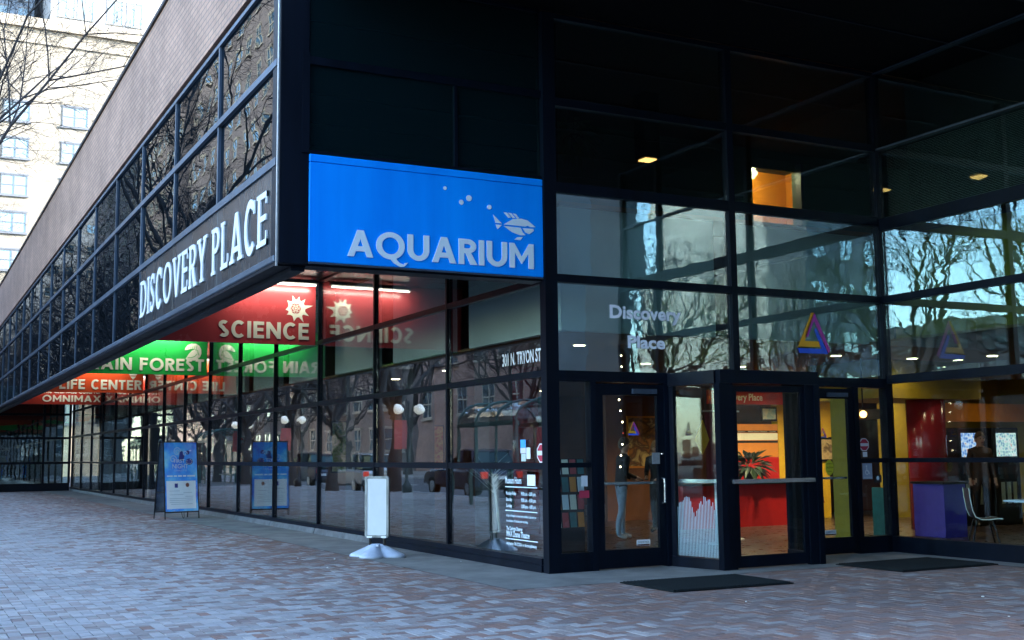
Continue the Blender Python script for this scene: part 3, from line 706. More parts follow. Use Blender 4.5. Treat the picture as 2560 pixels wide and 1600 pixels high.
def text(txt, fr, x, z, height, mt, parent, width=None, bold=0.0, d=.002, name='lettering', align='l', shear=0.0, xs=1.0):
    """flat printed text, cap height given in metres"""
    vs_, fs = textmesh(txt, height / .72, 1.0, bold * height, shear)
    if not vs_: return None
    lo, hi = min(v[0] for v in vs_), max(v[0] for v in vs_)
    k = (width / (hi - lo)) if width else xs
    w = (hi - lo) * k; sx = x - (w if align == 'r' else w / 2 if align == 'c' else 0)
    o, u, v, n = fr
    b_ = MB(); P = [o + u * (sx + (p[0] - lo) * k) + v * (z + p[1]) + n * d for p in vs_]
    flip = u.cross(v).dot(n) < 0
    b_.add(P, [f_[::-1] if flip else f_ for f_ in fs])
    return b_.build(name, mt, parent)

# ------------------------------------------------------------------ signs
FF = frame((0, -.03, 0), (1, 0, 0), (0, -1, 0))
s = thing('aquarium_sign', 'large bright blue sign panel with white fish emblem and lettering above the entrance corner', 'sign', (-1.52, -.03, 3.55))
b_ = MB(); b_.bevbox(-3.032, -.03, 3.565, -.062, .01, 4.695, .006); b_.build('panel', M['blue'], s)
b_ = MB(); b_.bevbox(-3.032, -.034, 4.699, -.062, .01, 4.785, .006); b_.build('top_rail', M['blue'], s)
b_ = MB(); b_.box(-3.032, -.026, 3.545, -.062, .01, 3.563); b_.build('bottom_lip', M['frame_lt'], s)
letters('AQUARIUM', FF, -2.588, -.203, 3.655, .305, .195, M['pale'], s, gap=.10, th=.012)
for x, z, r in ((-1.382, 4.549, .022), (-1.17, 4.399, .030), (-1.07, 4.457, .036), (-.799, 4.372, .028)):
    b_ = MB(); b_.poly([ring(x, z, r, r)], FF, .006, .0005); b_.build('bubble', M['pale'], s)
fx, fz = -.607, 4.178; b_ = MB()
def fp(pts): return [[(fx + p[0] * 1.1, fz + p[1] * .86) for p in pts]]
b_.poly(fp([(0, 0), (.11, .085), (.22, .105), (.30, .085), (.40, 0), (.33, -.006), (.30, .012), (.27, -.004)]), FF, .006, .0005)
b_.poly(fp([(0, -.022), (.21, -.028), (.235, -.09), (.27, -.128), (.20, -.135), (.10, -.10)]), FF, .006, .0005)
b_.poly(fp([(.235, -.03), (.37, -.028), (.375, -.055), (.315, -.110), (.265, -.085)]), FF, .006, .0005)
b_.poly(fp([(-.13, .125), (-.025, .012), (-.10, .012)]), FF, .006, .0005)
b_.poly(fp([(-.10, -.012), (-.025, -.012), (-.075, -.075)]), FF, .006, .0005)
for a in (0, .055, .112):
    b_.poly(fp([(.0 + a, .175 - a * .06), (.04 + a, .172 - a * .06), (.092 + a * .9, .108), (.058 + a, .098)]), FF, .006, .0005)
b_.poly(fp([(.165, -.168), (.235, -.158), (.205, -.205), (.13, -.205)]), FF, .006, .0005)
b_.build('fish_emblem', M['pale'], s)

s = thing('facade_sign', 'long dark metal sign band with white slab-serif letters on the overhang', 'sign', (-3.33, 4.3, 3.63))
FL = frame((-3.362, 0, 0), (0, -1, 0), (-1, 0, 0))
for k, (a, c) in enumerate(((.125, 2.885), (2.895, 5.69), (5.70, 8.47))):
    b_ = MB(); b_.bevbox(-3.360, a, 3.636, -3.318, c, 4.654, .004); b_.build('panel', M['signmetal'], s)
letters('DISCOVERY PLACE', FL, -8.30, -.46, 3.815, .62, .17, M['white'], s, serif=True, gap=.20, space=.36, th=.02, h=.11)

def hang_sign(name, label, y, mt, word, x0, x1, H=.31, zt=4.735, fix=None, lampE=20):
    s = thing(name, label, 'sign', (-1.5, y, 3.50))
    b_ = MB(); b_.bevbox(-3.0, y, 3.50, -.065, y + .06, zt, .005); b_.build('panel', mt, s)
    fr = frame((0, y, 0), (1, 0, 0), (0, -1, 0))
    letters(word, fr, x0, x1, 3.60, H, .20, M['cream'], s, gap=.13, th=.010)
    return s, fr
def fixture(y, x0, x1, lab, E_):
    t = thing('light_fixture', lab, 'light fixture', ((x0 + x1) / 2, y, 4.6), 0, 'fluorescent fixtures over the hanging signs')
    b_ = MB(); b_.add([(x, y + a, z) for x in (x0, x1) for a, z in ((-.30, 4.70), (-.20, 4.70), (-.17, 4.63), (-.33, 4.63))], [(0, 1, 5, 4), (1, 2, 6, 5), (2, 3, 7, 6), (3, 0, 4, 7), (0, 3, 2, 1), (4, 5, 6, 7)]); b_.build('housing', M['flash'], t)
    b_ = MB(); b_.tube([(x0 + .03, y - .25, 4.605), (x1 - .03, y - .25, 4.605)], .019, 10); b_.build('tube', M['tube'], t)
    for x in (x0 + .1, x1 - .1):
        b_ = MB(); b_.box(x - .012, y - .262, 4.70, x + .012, y - .238, 4.735); b_.build('bracket', M['alu'], t)
    ld = bpy.data.lights.new('tube_lamp', 'AREA'); ld.shape = 'RECTANGLE'; ld.size = x1 - x0; ld.size_y = .06; ld.energy = E_ * .085; ld.color = (1, .96, .82)
    lo = bpy.data.objects.new('tube_lamp', ld); COL.objects.link(lo); lo.parent = t; lo.location = (0, -.25, -.03)
    lo.rotation_euler = (R(38), 0, 0)
s, fr = hang_sign('science_sign', 'dark red hanging sign with cream sunburst emblem, nearest one under the overhang', 8.85, M['signred'], 'SCIENCE', -1.90, -.20)
bx, bz = -.44, 4.185; pts = []
lens = [.27, .215, .235, .30, .225, .235, .24, .215, .22, .235, .24]
angs = [12, 48, 78, 108, 141, 188, 213, 258, 298, 331]
rad = [.33, .25, .235, .255, .235, .215, .225, .25, .29, .27]
for i, (a, r_) in enumerate(zip(angs, rad)):
    nxt = angs[(i + 1) % len(angs)] + (360 if i == len(angs) - 1 else 0)
    pts += [(bx + r_ * math.cos(R(a)), bz + r_ * math.sin(R(a)))]
    for q in (.3, .5, .7): pts.append((bx + .165 * (1.04 if q != .5 else 1) * math.cos(R(a + (nxt - a) * q)), bz + .165 * (1.04 if q != .5 else 1) * math.sin(R(a + (nxt - a) * q))))
b_ = MB(); b_.poly([pts], fr, .006, .0005); b_.build('sunburst_emblem', M['cream'], s)
b_ = MB(); b_.poly([ring(bx - .02, bz, .098, .10)], fr, .0085, .006); b_.build('emblem_disc', M['signred'], s)
b_ = MB()
for q in range(3):
    el = [(bx - .02 + .092 * math.cos(t_) * math.cos(R(30 + 60 * q)) - .04 * math.sin(t_) * math.sin(R(30 + 60 * q)), bz + .092 * math.cos(t_) * math.sin(R(30 + 60 * q)) + .04 * math.sin(t_) * math.cos(R(30 + 60 * q))) for t_ in [2 * math.pi * i / 28 for i in range(29)]]
    b_.poly([stroke(el, .009)], fr, .0105 + .0004 * q, .0086)
b_.poly([ring(bx - .02, bz, .02, .02)], fr, .012, .0086)
b_.build('atom_emblem', M['cream'], s)
fixture(8.85, -1.75, -.12, 'fluorescent tube fixture above the dark red sunburst sign', 17)
s, fr = hang_sign('rain_forest_sign', 'bright green hanging sign with cream toucan emblem under the overhang', 17.7, M['signgreen'], 'RAIN FOREST', -2.92, -.14)
def tp(pts): return [(-.36 + p[0], 4.10 + p[1]) for p in pts]
b_ = MB()
b_.poly([tp([(-.27, .03), (-.26, .09), (-.20, .165), (-.11, .205), (.0, .205), (.09, .16), (.14, .07), (.15, -.04), (.12, -.12), (.08, -.17), (.06, -.12), (.02, .02), (-.03, .075), (-.12, .065), (-.20, .045)])], fr, .006, .0005)
b_.poly([tp([(-.03, .06), (.02, .01), (.055, -.11), (.07, -.19), (-.01, -.225), (-.20, -.225), (-.25, -.19), (-.17, -.06), (-.10, .02)])], fr, .0065, .0005)
b_.build('toucan_emblem', M['cream'], s)
b_ = MB()
for a in range(5): b_.poly([tp([(-.19 + a * .05, .075), (-.18 + a * .05, .075), (-.165 + a * .05, .12 + .01 * a), (-.175 + a * .05, .12 + .01 * a)])], fr, .0085, .0062)
b_.poly([tp(stroke([(-.20, -.16), (-.10, -.15), (-.02, -.12), (.03, -.06)], .014))], fr, .0088, .0067)
b_.poly([tp(stroke([(.0, .06), (.05, .03), (.06, -.03), (.09, -.09)], .014))], fr, .0092, .0067)
b_.build('toucan_lines', M['signgreen'], s)
fixture(17.7, -2.3, -.6, 'fluorescent tube fixture above the bright green sign', 34)
s, fr = hang_sign('life_sign', 'orange-red hanging sign behind the green one under the overhang', 26.55, M['signorange'], 'LIFE CENTER', -2.60, -.12)
b_ = MB(); b_.poly([[(-.58, 4.28), (-.58, 4.16), (-.48, 4.06), (-.30, 4.06), (-.20, 4.16), (-.20, 4.28)]], fr, .006, .0005); b_.poly([[(-.48, 4.03), (-.385, 3.93), (-.29, 4.03)]], fr, .006, .0005); b_.build('emblem', M['cream'], s)
fixture(26.55, -2.3, -.6, 'fluorescent tube fixture above the orange-red sign', 30)
s, fr = hang_sign('theatre_sign', 'farthest dark red hanging sign with two lines of lettering under the overhang', 35.4, M['signdark'], 'OMNIMAX', -2.20, -.08, H=.25)
text('The Charlotte Observer', fr, -2.20, 3.93, .17, M['cream'], s, width=2.12, bold=.035, d=.006)
fixture(35.4, -2.3, -.6, 'fluorescent tube fixture above the farthest dark red sign', 26)

# vinyl lettering and stickers on the glass belong to the museum
FE = frame((0, -.012, 0), (1, 0, 0), (0, -1, 0)); FS = frame((-.012, 0, 0), (0, -1, 0), (-1, 0, 0))
vin = mat('window_vinyl', (.78, .82, .88), .5)
text('Discovery', FE, .89, 3.115, .165, vin, en, width=1.09, bold=.045)
text('Place', FE, 1.15, 2.745, .155, vin, en, width=.57, bold=.045)
text('301 N. TRYON ST.', FS, -1.20, 2.56, .16, M['white'], gw, width=1.07, bold=.03)
tri_y, tri_p, tri_b = mat('logo_yellow', (.75, .36, .02), .5), mat('logo_magenta', (.42, .05, .30), .5), mat('logo_blue', (.03, .10, .62), .5)
def triangle(fr, cx, z0, S, parent, d=.0):
    # three interlocking bars of an impossible triangle
    T = lambda pts: [[(cx + p[0] * S, z0 + p[1] * S) for p in pts]]
    for mt_, pts in ((tri_y, [(-.5, .13), (-.03, 1.0), (.06, 1.0), (-.27, .30), (.17, .30), (.21, .16), (-.5, .16)]),
                     (tri_p, [(.06, 1.0), (.53, .10), (.47, .02), (.045, .80), (-.165, .40), (-.265, .40), (.02, .98)]),
                     (tri_b, [(-.5, .12), (-.45, .0), (.45, .0), (.40, .10), (.09, .64), (.045, .56), (.25, .12)])):
        b2 = MB(); b2.poly(T(pts), fr, .003 + d, .001 + d); b2.build('triangle_logo', mt_, parent)
triangle(FE, 4.21, 2.76, .57, en)
triangle(frame((0, -.020, 0), (1, 0, 0), (0, -1, 0)), 1.20, 1.64, .17, d1)
triangle(frame((0, -.020, 0), (1, 0, 0), (0, -1, 0)), 4.30, 1.60, .14, d2)
# opening hours on the street glass next to the corner
for z in (1.0, .70, .345):
    b_ = MB(); b_.poly([rect(-1.15, z, -.30, z + .012)], FS, .002, .0); b_.build('rule_line', M['pale'], gw)
def T_(tx, x, z, h, w=None, al='l', bold=.02): text(tx, FS, x, z, h, M['pale'], gw, width=w, bold=bold, align=al)
T_('Museum Hours', -1.15, 1.05, .085, .44)
for k, (a, c) in enumerate((('Monday-Friday', '9:00 a.m. - 5:00 p.m.'), ('Saturday', '9:00 a.m. - 6:00 p.m.'), ('Sunday', '12:00 p.m. - 6:00 p.m.'))):
    T_(a, -1.13, .905 - k * .078, .045, .28 if k == 0 else .16); T_(c, -.33, .905 - k * .078, .045, .39, 'r')
T_('A Day in Pompeii is a timed entry exhibition. Last entry to', -1.13, .63, .03, .80); T_('the exhibition is 90 minutes prior to closing.', -1.13, .565, .03, .58)
T_('The Charlotte Observer', -1.13, .46, .05, .44); T_('IMAX Dome Theatre', -1.13, .38, .075, .62)
T_('Information: 704.372.6261 or discoveryplace.org', -1.13, .275, .04, .80)
def sticker(fr, x0, z0, x1, z1, col, parent, name='sticker', rough=.5):
    b2 = MB(); b2.poly([rect(x0, z0, x1, z1)], fr, .003, .001); return b2.build(name, mat('sticker', col, rough), parent)
sticker(FS, -.55, 1.03, -.34, 1.20, (.75, .80, .82), gw, 'notice_paper')
sticker(FS, -.55, 1.165, -.34, 1.20, (.62, .50, .55), gw); 
sticker(FS, -.72, 1.50, -.58, 1.60, (.05, .35, .75), gw); sticker(FS, -.72, 1.43, -.58, 1.498, (.65, .62, .72), gw)
sticker(FS, -.565, 1.36, -.46, 1.50, (.70, .75, .72), gw); sticker(FS, -.70, 1.33, -.58, 1.425, (.5, .58, .52), gw)
def octagon(fr, cx, cz, r, parent):
    for q, (rr, col) in enumerate(((r, (.8, .8, .8)), (r * .88, (.42, .02, .05)))):
        b2 = MB(); b2.poly([[(cx + rr * math.cos(R(22.5 + 45 * i)), cz + rr * math.sin(R(22.5 + 45 * i))) for i in range(8)]], fr, .003 + .001 * q, .001); b2.build('stop_sticker', mat('sticker', col, .5), parent)
    sticker_bar = MB(); sticker_bar.poly([rect(cx - r * .84, cz - r * .22, cx + r * .84, cz + r * .22)], fr, .0052, .004); sticker_bar.build('sticker', M['white'], parent)
octagon(FS, -.17, 1.43, .125, gw)
octagon(FE, 5.06, 1.50, .095, en)
sticker(FE, 5.03, 1.33, 5.11, 1.40, (.75, .78, .80), en)
sticker(FE, 5.01, 1.02, 5.19, 1.24, (.30, .36, .46), en)
b_ = MB(); b_.poly([ring(5.09, 1.115, .035, .035), ring(5.09, 1.115, .024, .024)], FE, .005, .003); b_.poly([ring(5.085, 1.20, .012, .012)], FE, .005, .003); b_.poly([stroke([(5.085, 1.185), (5.09, 1.13), (5.12, 1.13), (5.14, 1.09)], .012)], FE, .0056, .003); b_.build('wheelchair_symbol', M['white'], en)
text('ACCESSIBLE', FE, 5.025, 1.035, .016, M['white'], en, width=.15, d=.006)
sticker(FE, 5.22, .97, 5.36, 1.075, (.02, .02, .02), en)
b_ = MB(); b_.poly([ring(5.29, 1.03, .025, .03)], FE, .005, .003); b_.build('sticker', M['pale'], en)
sticker(FE, .43, 1.02, .52, 1.15, (.55, .62, .66), en); sticker(FE, .40, .88, .54, .97, (.40, .03, .07), en)
FD = frame((0, -.016, 0), (1, 0, 0), (0, -1, 0))
b_ = MB(); b_.poly([ring(4.40, 1.19, .075, .105)], FD, .004, .001); b_.build('oval_sticker', mat('sticker', (.62, .60, .04), .5), d2)
text('AUTOMATIC', FD, 4.345, 1.235, .018, M['blackpl'], d2, width=.11, d=.006); text('CAUTION', FD, 4.335, 1.18, .024, M['blackpl'], d2, width=.13, d=.006); text('DOOR', FD, 4.365, 1.13, .018, M['blackpl'], d2, width=.07, d=.006)
for d_, x in ((d1, 1.22), (d2, 4.28)):
    sticker(FD, x - .005, .27, x + .195, .345, (.75, .75, .75), d_); sticker(FD, x, .272, x + .19, .292, (.5, .03, .05), d_)
    text('DORMETROL', frame((0, -.020, 0), (1, 0, 0), (0, -1, 0)), x + .01, .305, .024, M['blackpl'], d_, width=.17, d=.001)

# ------------------------------------------------------------------ things on the plaza
def rot2(p, a): return (p[0] * math.cos(a) - p[1] * math.sin(a), p[0] * math.sin(a) + p[1] * math.cos(a))
# poster A-frame (built at the origin facing -Y, then placed)
t = thing('poster_stand', 'black-framed A-frame stand with shiny blue event poster beside the glass wall', 'poster stand')
lean = R(7); S_, C_ = math.sin(lean), math.cos(lean)
fr = (V3(0, -.34, .0), V3(1, 0, 0), V3(0, S_, C_), V3(0, -C_, S_))
frb = (V3(0, .34, .0), V3(-1, 0, 0), V3(0, -S_, C_), V3(0, C_, S_))
def leafm(name, stops, rough):
    m_ = mat(name, (.02, .12, .7), rough, spec=.6); nt = m_.node_tree; b2 = nt.nodes['Principled BSDF']
    tc = nt.nodes.new('ShaderNodeTexCoord'); nz = nt.nodes.new('ShaderNodeTexNoise'); nz.inputs['Scale'].default_value = 2.2; nz.inputs['Detail'].default_value = 3
    nt.links.new(tc.outputs['Object'], nz.inputs['Vector']); cr = nt.nodes.new('ShaderNodeValToRGB'); nt.links.new(nz.outputs['Fac'], cr.inputs[0])
    for i, (p, c) in enumerate(stops):
        e = cr.color_ramp.elements[i] if i < 2 else cr.color_ramp.elements.new(p)
        e.position = p; e.color = (*c, 1)
    nt.links.new(cr.outputs[0], b2.inputs['Base Color']); b2.inputs['Coat Weight'].default_value = .8; b2.inputs['Coat Roughness'].default_value = .06
    n2 = nt.nodes.new('ShaderNodeTexNoise'); n2.inputs['Scale'].default_value = 3.0; n2.inputs['Detail'].default_value = 2; n2.inputs['Distortion'].default_value = 1.5; nt.links.new(tc.outputs['Object'], n2.inputs['Vector'])
    bp = nt.nodes.new('ShaderNodeBump'); bp.inputs['Strength'].default_value = .6; bp.inputs['Distance'].default_value = .02; nt.links.new(n2.outputs['Fac'], bp.inputs['Height']); nt.links.new(bp.outputs[0], b2.inputs['Normal']); nt.links.new(bp.outputs[0], b2.inputs['Coat Normal'])
    return m_
pbl = leafm('poster_blue', [(.34, (.02, .10, .75)), (.55, (.05, .40, .97)), (.70, (.25, .75, .97))], .25)
pwh = leafm('poster_white', [(.3, (.78, .86, .88)), (.7, (.88, .92, .92))], .25)
for f_, nm in ((fr, 'poster'), (frb, 'back_poster')):
    b_ = MB(); b_.poly([rect(-.46, .18, .46, 1.82)], f_, .012, .002); p = b_.build(nm, pbl if nm == 'poster' else M['flash'], t)
    b_ = MB()
    for q in ([rect(-.485, .0, -.465, 1.85)], [rect(.465, .0, .485, 1.85)], [rect(-.464, 1.828, .464, 1.85)], [rect(-.464, .15, .464, .172)]): b_.poly(q, f_, .018, -.012)
    b_.build('frame', M['blackpl'], t)
b_ = MB(); b_.poly([rect(-.42, .24, .40, .90)], fr, .0145, .0125); pw = b_.build('white_sheet', pwh, t)
emb = mat('poster_print', (.35, .55, .85), .3); dk = mat('poster_dark_print', (.012, .02, .20), .3)
b_ = MB()
for cx, cz, r0, turns in ((-.10, 1.60, .11, 1.8), (-.22, 1.42, .10, 1.4), (.12, 1.55, .07, 1.2)):
    sp_ = [(cx + r0 * (1 - i / 34) * math.cos(i / 30 * turns * 6.28), cz + r0 * (1 - i / 34) * math.sin(i / 30 * turns * 6.28)) for i in range(30)]
    b_.poly([stroke(sp_, .022)], fr, .0150 + .0003 * len(b_.v) / 500, .0125)
b_.build('swirl_print', emb, t)
b_ = MB(); b_.poly([ring(.24, 1.36, .10, .075)], fr, .0148, .0125); b_.poly([[(-.06, 1.42), (.06, 1.38), (.12, 1.52), (.04, 1.62), (-.02, 1.60)]], fr, .0148, .0125)
b_.poly([ring(.20, 1.58, .055, .05)], fr, .0148, .0125); b_.build('palette_print', dk, t)
b_ = MB()
for i in range(7): b_.poly([ring(.24 + .075 * math.cos(i * .8 + 2.6), 1.36 + .052 * math.sin(i * .8 + 2.6), .011, .011)], fr, .0165, .0149)
b_.build('palette_dots', M['white'], t)
text('FIRST', fr, -.04, 1.335, .085, M['pale'], t, width=.30, d=.0166, align='c', bold=.0); text('NIGHT', fr, -.02, 1.20, .11, M['pale'], t, width=.44, d=.0166, align='c')
text('CHARLOTTE', fr, -.02, 1.13, .04, emb, t, width=.36, d=.0166, align='c')
b_ = MB()
for x0, x1 in ((-.40, -.24), (-.21, -.12), (-.09, .02), (.05, .14), (.17, .39)): b_.poly([rect(x0, 1.0, x1, 1.035)], fr, .0158, .0126)
b_.build('caption_line', M['pale'], t)
b_ = MB()
for k, (x0, x1) in enumerate(((-.34, -.05), (.05, .30), (-.34, .05), (.10, .33), (-.34, .32), (-.34, .32), (-.34, .20), (-.30, .30))):
    z = .66 - k * .045; b_.poly([rect(x0, z, x1, z + .008)], fr, .0158, .0146)
b_.build('small_print', mat('small_print', (.30, .38, .42), .5), t)
b_ = MB(); b_.poly([ring(.17, .80, .05, .05)], fr, .0158, .0146); b_.build('sponsor_mark', mat('brown_print', (.20, .07, .05), .4), t)
b_ = MB(); b_.poly([rect(-.19, .74, -.10, .84)], fr, .0158, .0146); b_.build('sponsor_mark', dk, t)
b_ = MB(); b_.tube([(-.02, -.33, .16), (.0, -.36, .05), (.03, -.35, .008), (.06, -.34, .04), (.06, -.32, .14)], .006, 6); b_.build('bungee', M['blackpl'], t)
b_ = MB(); b_.box(-.485, -.27, .62, -.475, .27, .64); b_.build('brace', M['blackpl'], t)
t.location = (-1.10, 16.0, .004); t.rotation_euler = (0, 0, R(13)); t.scale = (.88, .9, .98)

# white sign stand with water base
t = thing('blank_sign_stand', 'small blank white sign on a pale blue plastic water base in front of the glass', 'sign stand')
b_ = MB(); n = 56; prof = [(1.0, .0), (1.0, .022), (.94, .04), (.78, .065), (.55, .10), (.34, .135), (.18, .155), (.0001, .16)]; V = []; F = []
for fr_, z in prof:
    for k in range(n):
        a = 2 * math.pi * k / n; c2 = abs(math.cos(2 * a)) ** 1.3
        rr = (.235 + .145 * c2) * fr_
        zz = z * (1.0 - .22 * (1 - c2) * min(1, fr_ * 1.6))
        V.append((rr * math.cos(a) * 1.12, rr * math.sin(a) * .9, zz * 1.25))
for i in range(len(prof) - 1):
    for k in range(n): F.append((i * n + k, i * n + (k + 1) % n, (i + 1) * n + (k + 1) % n, (i + 1) * n + k))
F.append(tuple(range(n))[::-1]); b_.add(V, F); b_.build('water_base', M['base'], t, True)
b_ = MB(); b_.lathe([(.03, .165), (.03, .192), (.022, .196)], (.06, -.10, 0), 14); b_.build('filler_cap', M['base'], t)
for x in (-.11, .11):
    b_ = MB(); b_.tube([(x, 0, .13), (x, 0, .30)], .021, 10); b_.build('spring_leg', M['blackpl'], t)
    b_ = MB(); b_.box(x - .04, -.03, .285, x + .04, .03, .312); b_.build('leg_clamp', M['white'], t)
def rrect(w, z0, z1, r): return arc(w - r, z1 - r, r, r, 0, 90, 6) + arc(-w + r, z1 - r, r, r, 90, 180, 6) + arc(-w + r, z0 + r, r, r, 180, 270, 6) + arc(w - r, z0 + r, r, r, 270, 360, 6)
f0 = (V3(0, 0, 0), V3(1, 0, 0), V3(0, 0, 1), V3(0, -1, 0))
b_ = MB(); b_.poly([rrect(.165, .31, 1.19, .03)], f0, .018, -.018); b_.build('sign_board', mat('scuffed_white_board', (.50, .53, .53), .5, nz=.05, nscale=5), t)
b_ = MB(); b_.poly([rrect(.185, .29, 1.21, .04), rrect(.15, .325, 1.175, .02)[::-1]], f0, .024, .0185); b_.build('snap_frame', M['flash'], t)
b_ = MB(); b_.poly([rrect(.185, .29, 1.21, .04), rrect(.15, .325, 1.175, .02)[::-1]], f0, -.0185, -.024); b_.build('back_frame', M['flash'], t)
t.location = (-.92, 3.36, .003); t.rotation_euler = (0, 0, R(-47)); t.scale = (1, 1, .93)

# door mats
def doormat(label, x0, y0, x1, y1, a):
    t = thing('door_mat', label, 'door mat', ((x0 + x1) / 2, (y0 + y1) / 2, .003), 0, 'rubber mats before the doors')
    b_ = MB(); b_.bevbox(x0, y0, .004, x1, y1, .016, .005); b_.build('mat_base', M['rubber'], t)
    b_ = MB(); k = x0 + .03
    while k < x1 - .03: b_.box(k, y0 + .03, .0165, k + .018, y1 - .03, .026); k += .045
    k = y0 + .03
    while k < y1 - .03: b_.box(x0 + .03, k, .0162, x1 - .03, k + .010, .0195); k += .06
    stuff(b_.build('mat_ribs', M['rubber'], t)); t.rotation_euler = (0, 0, a)
doormat('black ribbed rubber mat in front of the left swing door', .09, -2.40, 1.65, -1.36, R(-1))
doormat('black ribbed rubber mat near the right glass wall', 3.47, -2.17, 5.10, -1.06, R(1))

# ------------------------------------------------------------------ lobby furniture
t = thing('reception_desk', 'purple laminate desk seen through the right glass wall', 'desk', (8.25, 1.62, .006))
b_ = MB(); b_.bevbox(8.0, 1.3, .006, 8.5, 1.95, .86, .006); b_.build('body', M['purple'], t)
b_ = MB(); b_.bevbox(7.97, 1.27, .862, 8.53, 1.98, .90, .006); b_.build('top', M['blackpl'], t)
b_ = MB(); b_.bevbox(7.62, 1.98, .006, 7.66, 2.5, .80, .004); b_.build('side_panel', M['teal'], t)
t = thing('ticket_counter', 'dark red ticket counter across the lobby', 'counter', (7.4, 5.6, .006))
b_ = MB(); b_.box(5.9, 5.5, .006, 8.9, 5.9, .80); b_.build('front', M['red'], t)
b_ = MB(); b_.bevbox(5.85, 5.42, .80, 8.95, 6.0, .85, .008); b_.build('top', M['blackpl'], t)
t = thing('price_board', 'orange wall board with a white price table behind the counter', 'board', (8.98, 7.0, 1.6))
FB = frame((0, 7.0, 0), (1, 0, 0), (0, -1, 0))
b_ = MB(); b_.box(8.0, 7.0, 1.31, 9.45, 7.05, 1.99); b_.build('panel', M['orange'], t)
b_ = MB(); b_.box(7.9, 7.0, .006, 9.455, 7.06, 1.305); b_.build('lower_panel', M['red'], t)
b_ = MB(); b_.poly([rect(8.1, 1.66, 9.44, 1.80)], FB, .004, .001); b_.build('price_strip', M['cream'], t)
for z in (1.81, 1.60):
    b_ = MB(); b_.poly([rect(8.1, z, 9.44, z + .045)], FB, .004, .001); b_.build('caption_strip', M['blackpl'], t)
text('Museum Admission    IMAX Dome Theatre    Combo', FB, 8.14, 1.82, .028, M['white'], t, width=1.26, d=.006)
t = thing('hanging_sign', 'red hanging sign with white lettering over the ticket counter', 'sign', (8.4, 7.0, 2.5))
b_ = MB(); b_.box(7.35, 6.6, 2.38, 9.40, 6.64, 2.66); b_.build('panel', M['red'], t)
text('Discovery Place', frame((0, 6.6, 0), (1, 0, 0), (0, -1, 0)), 7.62, 2.46, .14, M['cream'], t, width=1.12, d=.004, bold=.03)
for x in (7.5, 9.2):
    b_ = MB(); b_.tube([(x, 6.62, 2.66), (x, 6.62, 2.984)], .008, 6); b_.build('rod', M['alu'], t)
def screenmat(col, seed):
    m_ = mat('lit_screen', (.02, .02, .02), .15); nt = m_.node_tree; b2 = nt.nodes['Principled BSDF']; geo = nt.nodes.new('ShaderNodeNewGeometry')
    vo = nt.nodes.new('ShaderNodeTexVoronoi'); vo.inputs['Scale'].default_value = 7 + seed; nt.links.new(geo.outputs['Position'], vo.inputs['Vector'])
    cr = nt.nodes.new('ShaderNodeValToRGB'); nt.links.new(vo.outputs['Distance'], cr.inputs[0])
    for i, (p, c) in enumerate(((.1, (.03, .10, .45)), (.5, col), (.75, (.9, .95, 1)), (.95, (.5, .06, .03)))):
        e = cr.color_ramp.elements[i] if i < 2 else cr.color_ramp.elements.new(p)
        e.position = p; e.color = (*c, 1)
    nt.links.new(cr.outputs[0], b2.inputs['Emission Color']); b2.inputs['Emission Strength'].default_value = .085; return m_
def machine(name, label, x, y, scr, col):
    t = thing(name, label, 'machine', (x, y, .006))
    b_ = MB(); b_.bevbox(x - .36, y - .3, .006, x + .36, y + .3, 1.82, .02); b_.build('cabinet', M['blackpl'], t)
    b_ = MB(); b_.box(x - .27, y - .308, 1.28, x + .27, y - .301, 1.72); b_.build('screen', screenmat(col, x), t)
    b_ = MB(); b_.box(x - .25, y - .33, .95, x + .25, y - .301, 1.12); b_.build('control_panel', M['darkwall'], t)
    for q in range(3):
        b_ = MB(); b_.box(x - .2 + q * .16, y - .306, .40, x - .1 + q * .16, y - .3012, .80); b_.build('slot', M['alu'], t)
machine('vending_machine', 'black vending machine with a blue-white lit panel behind the standing man', 10.75, 3.4, None, (.35, .60, 1.0))
machine('arcade_machine', 'black machine with a bright green-blue screen at the right edge', 11.62, 3.35, None, (.55, .85, .75))
t = thing('wall_lamp', 'glowing orange round lamp behind the right door', 'lamp', (7.51, 2.5, 2.03))
b_ = MB(); b_.sphere((7.51, 2.5, 2.03), .06, 10); b_.build('bulb', M['orangelamp'], t)
b_ = MB(); b_.box(7.46, 2.56, 1.95, 7.95, 2.62, 2.12); b_.build('back_plate', M['darkwall'], t)
b_ = MB(); b_.tube([(7.6, 2.6, 2.12), (7.6, 2.6, 2.984)], .012, 6); b_.build('stem', M['blackpl'], t)
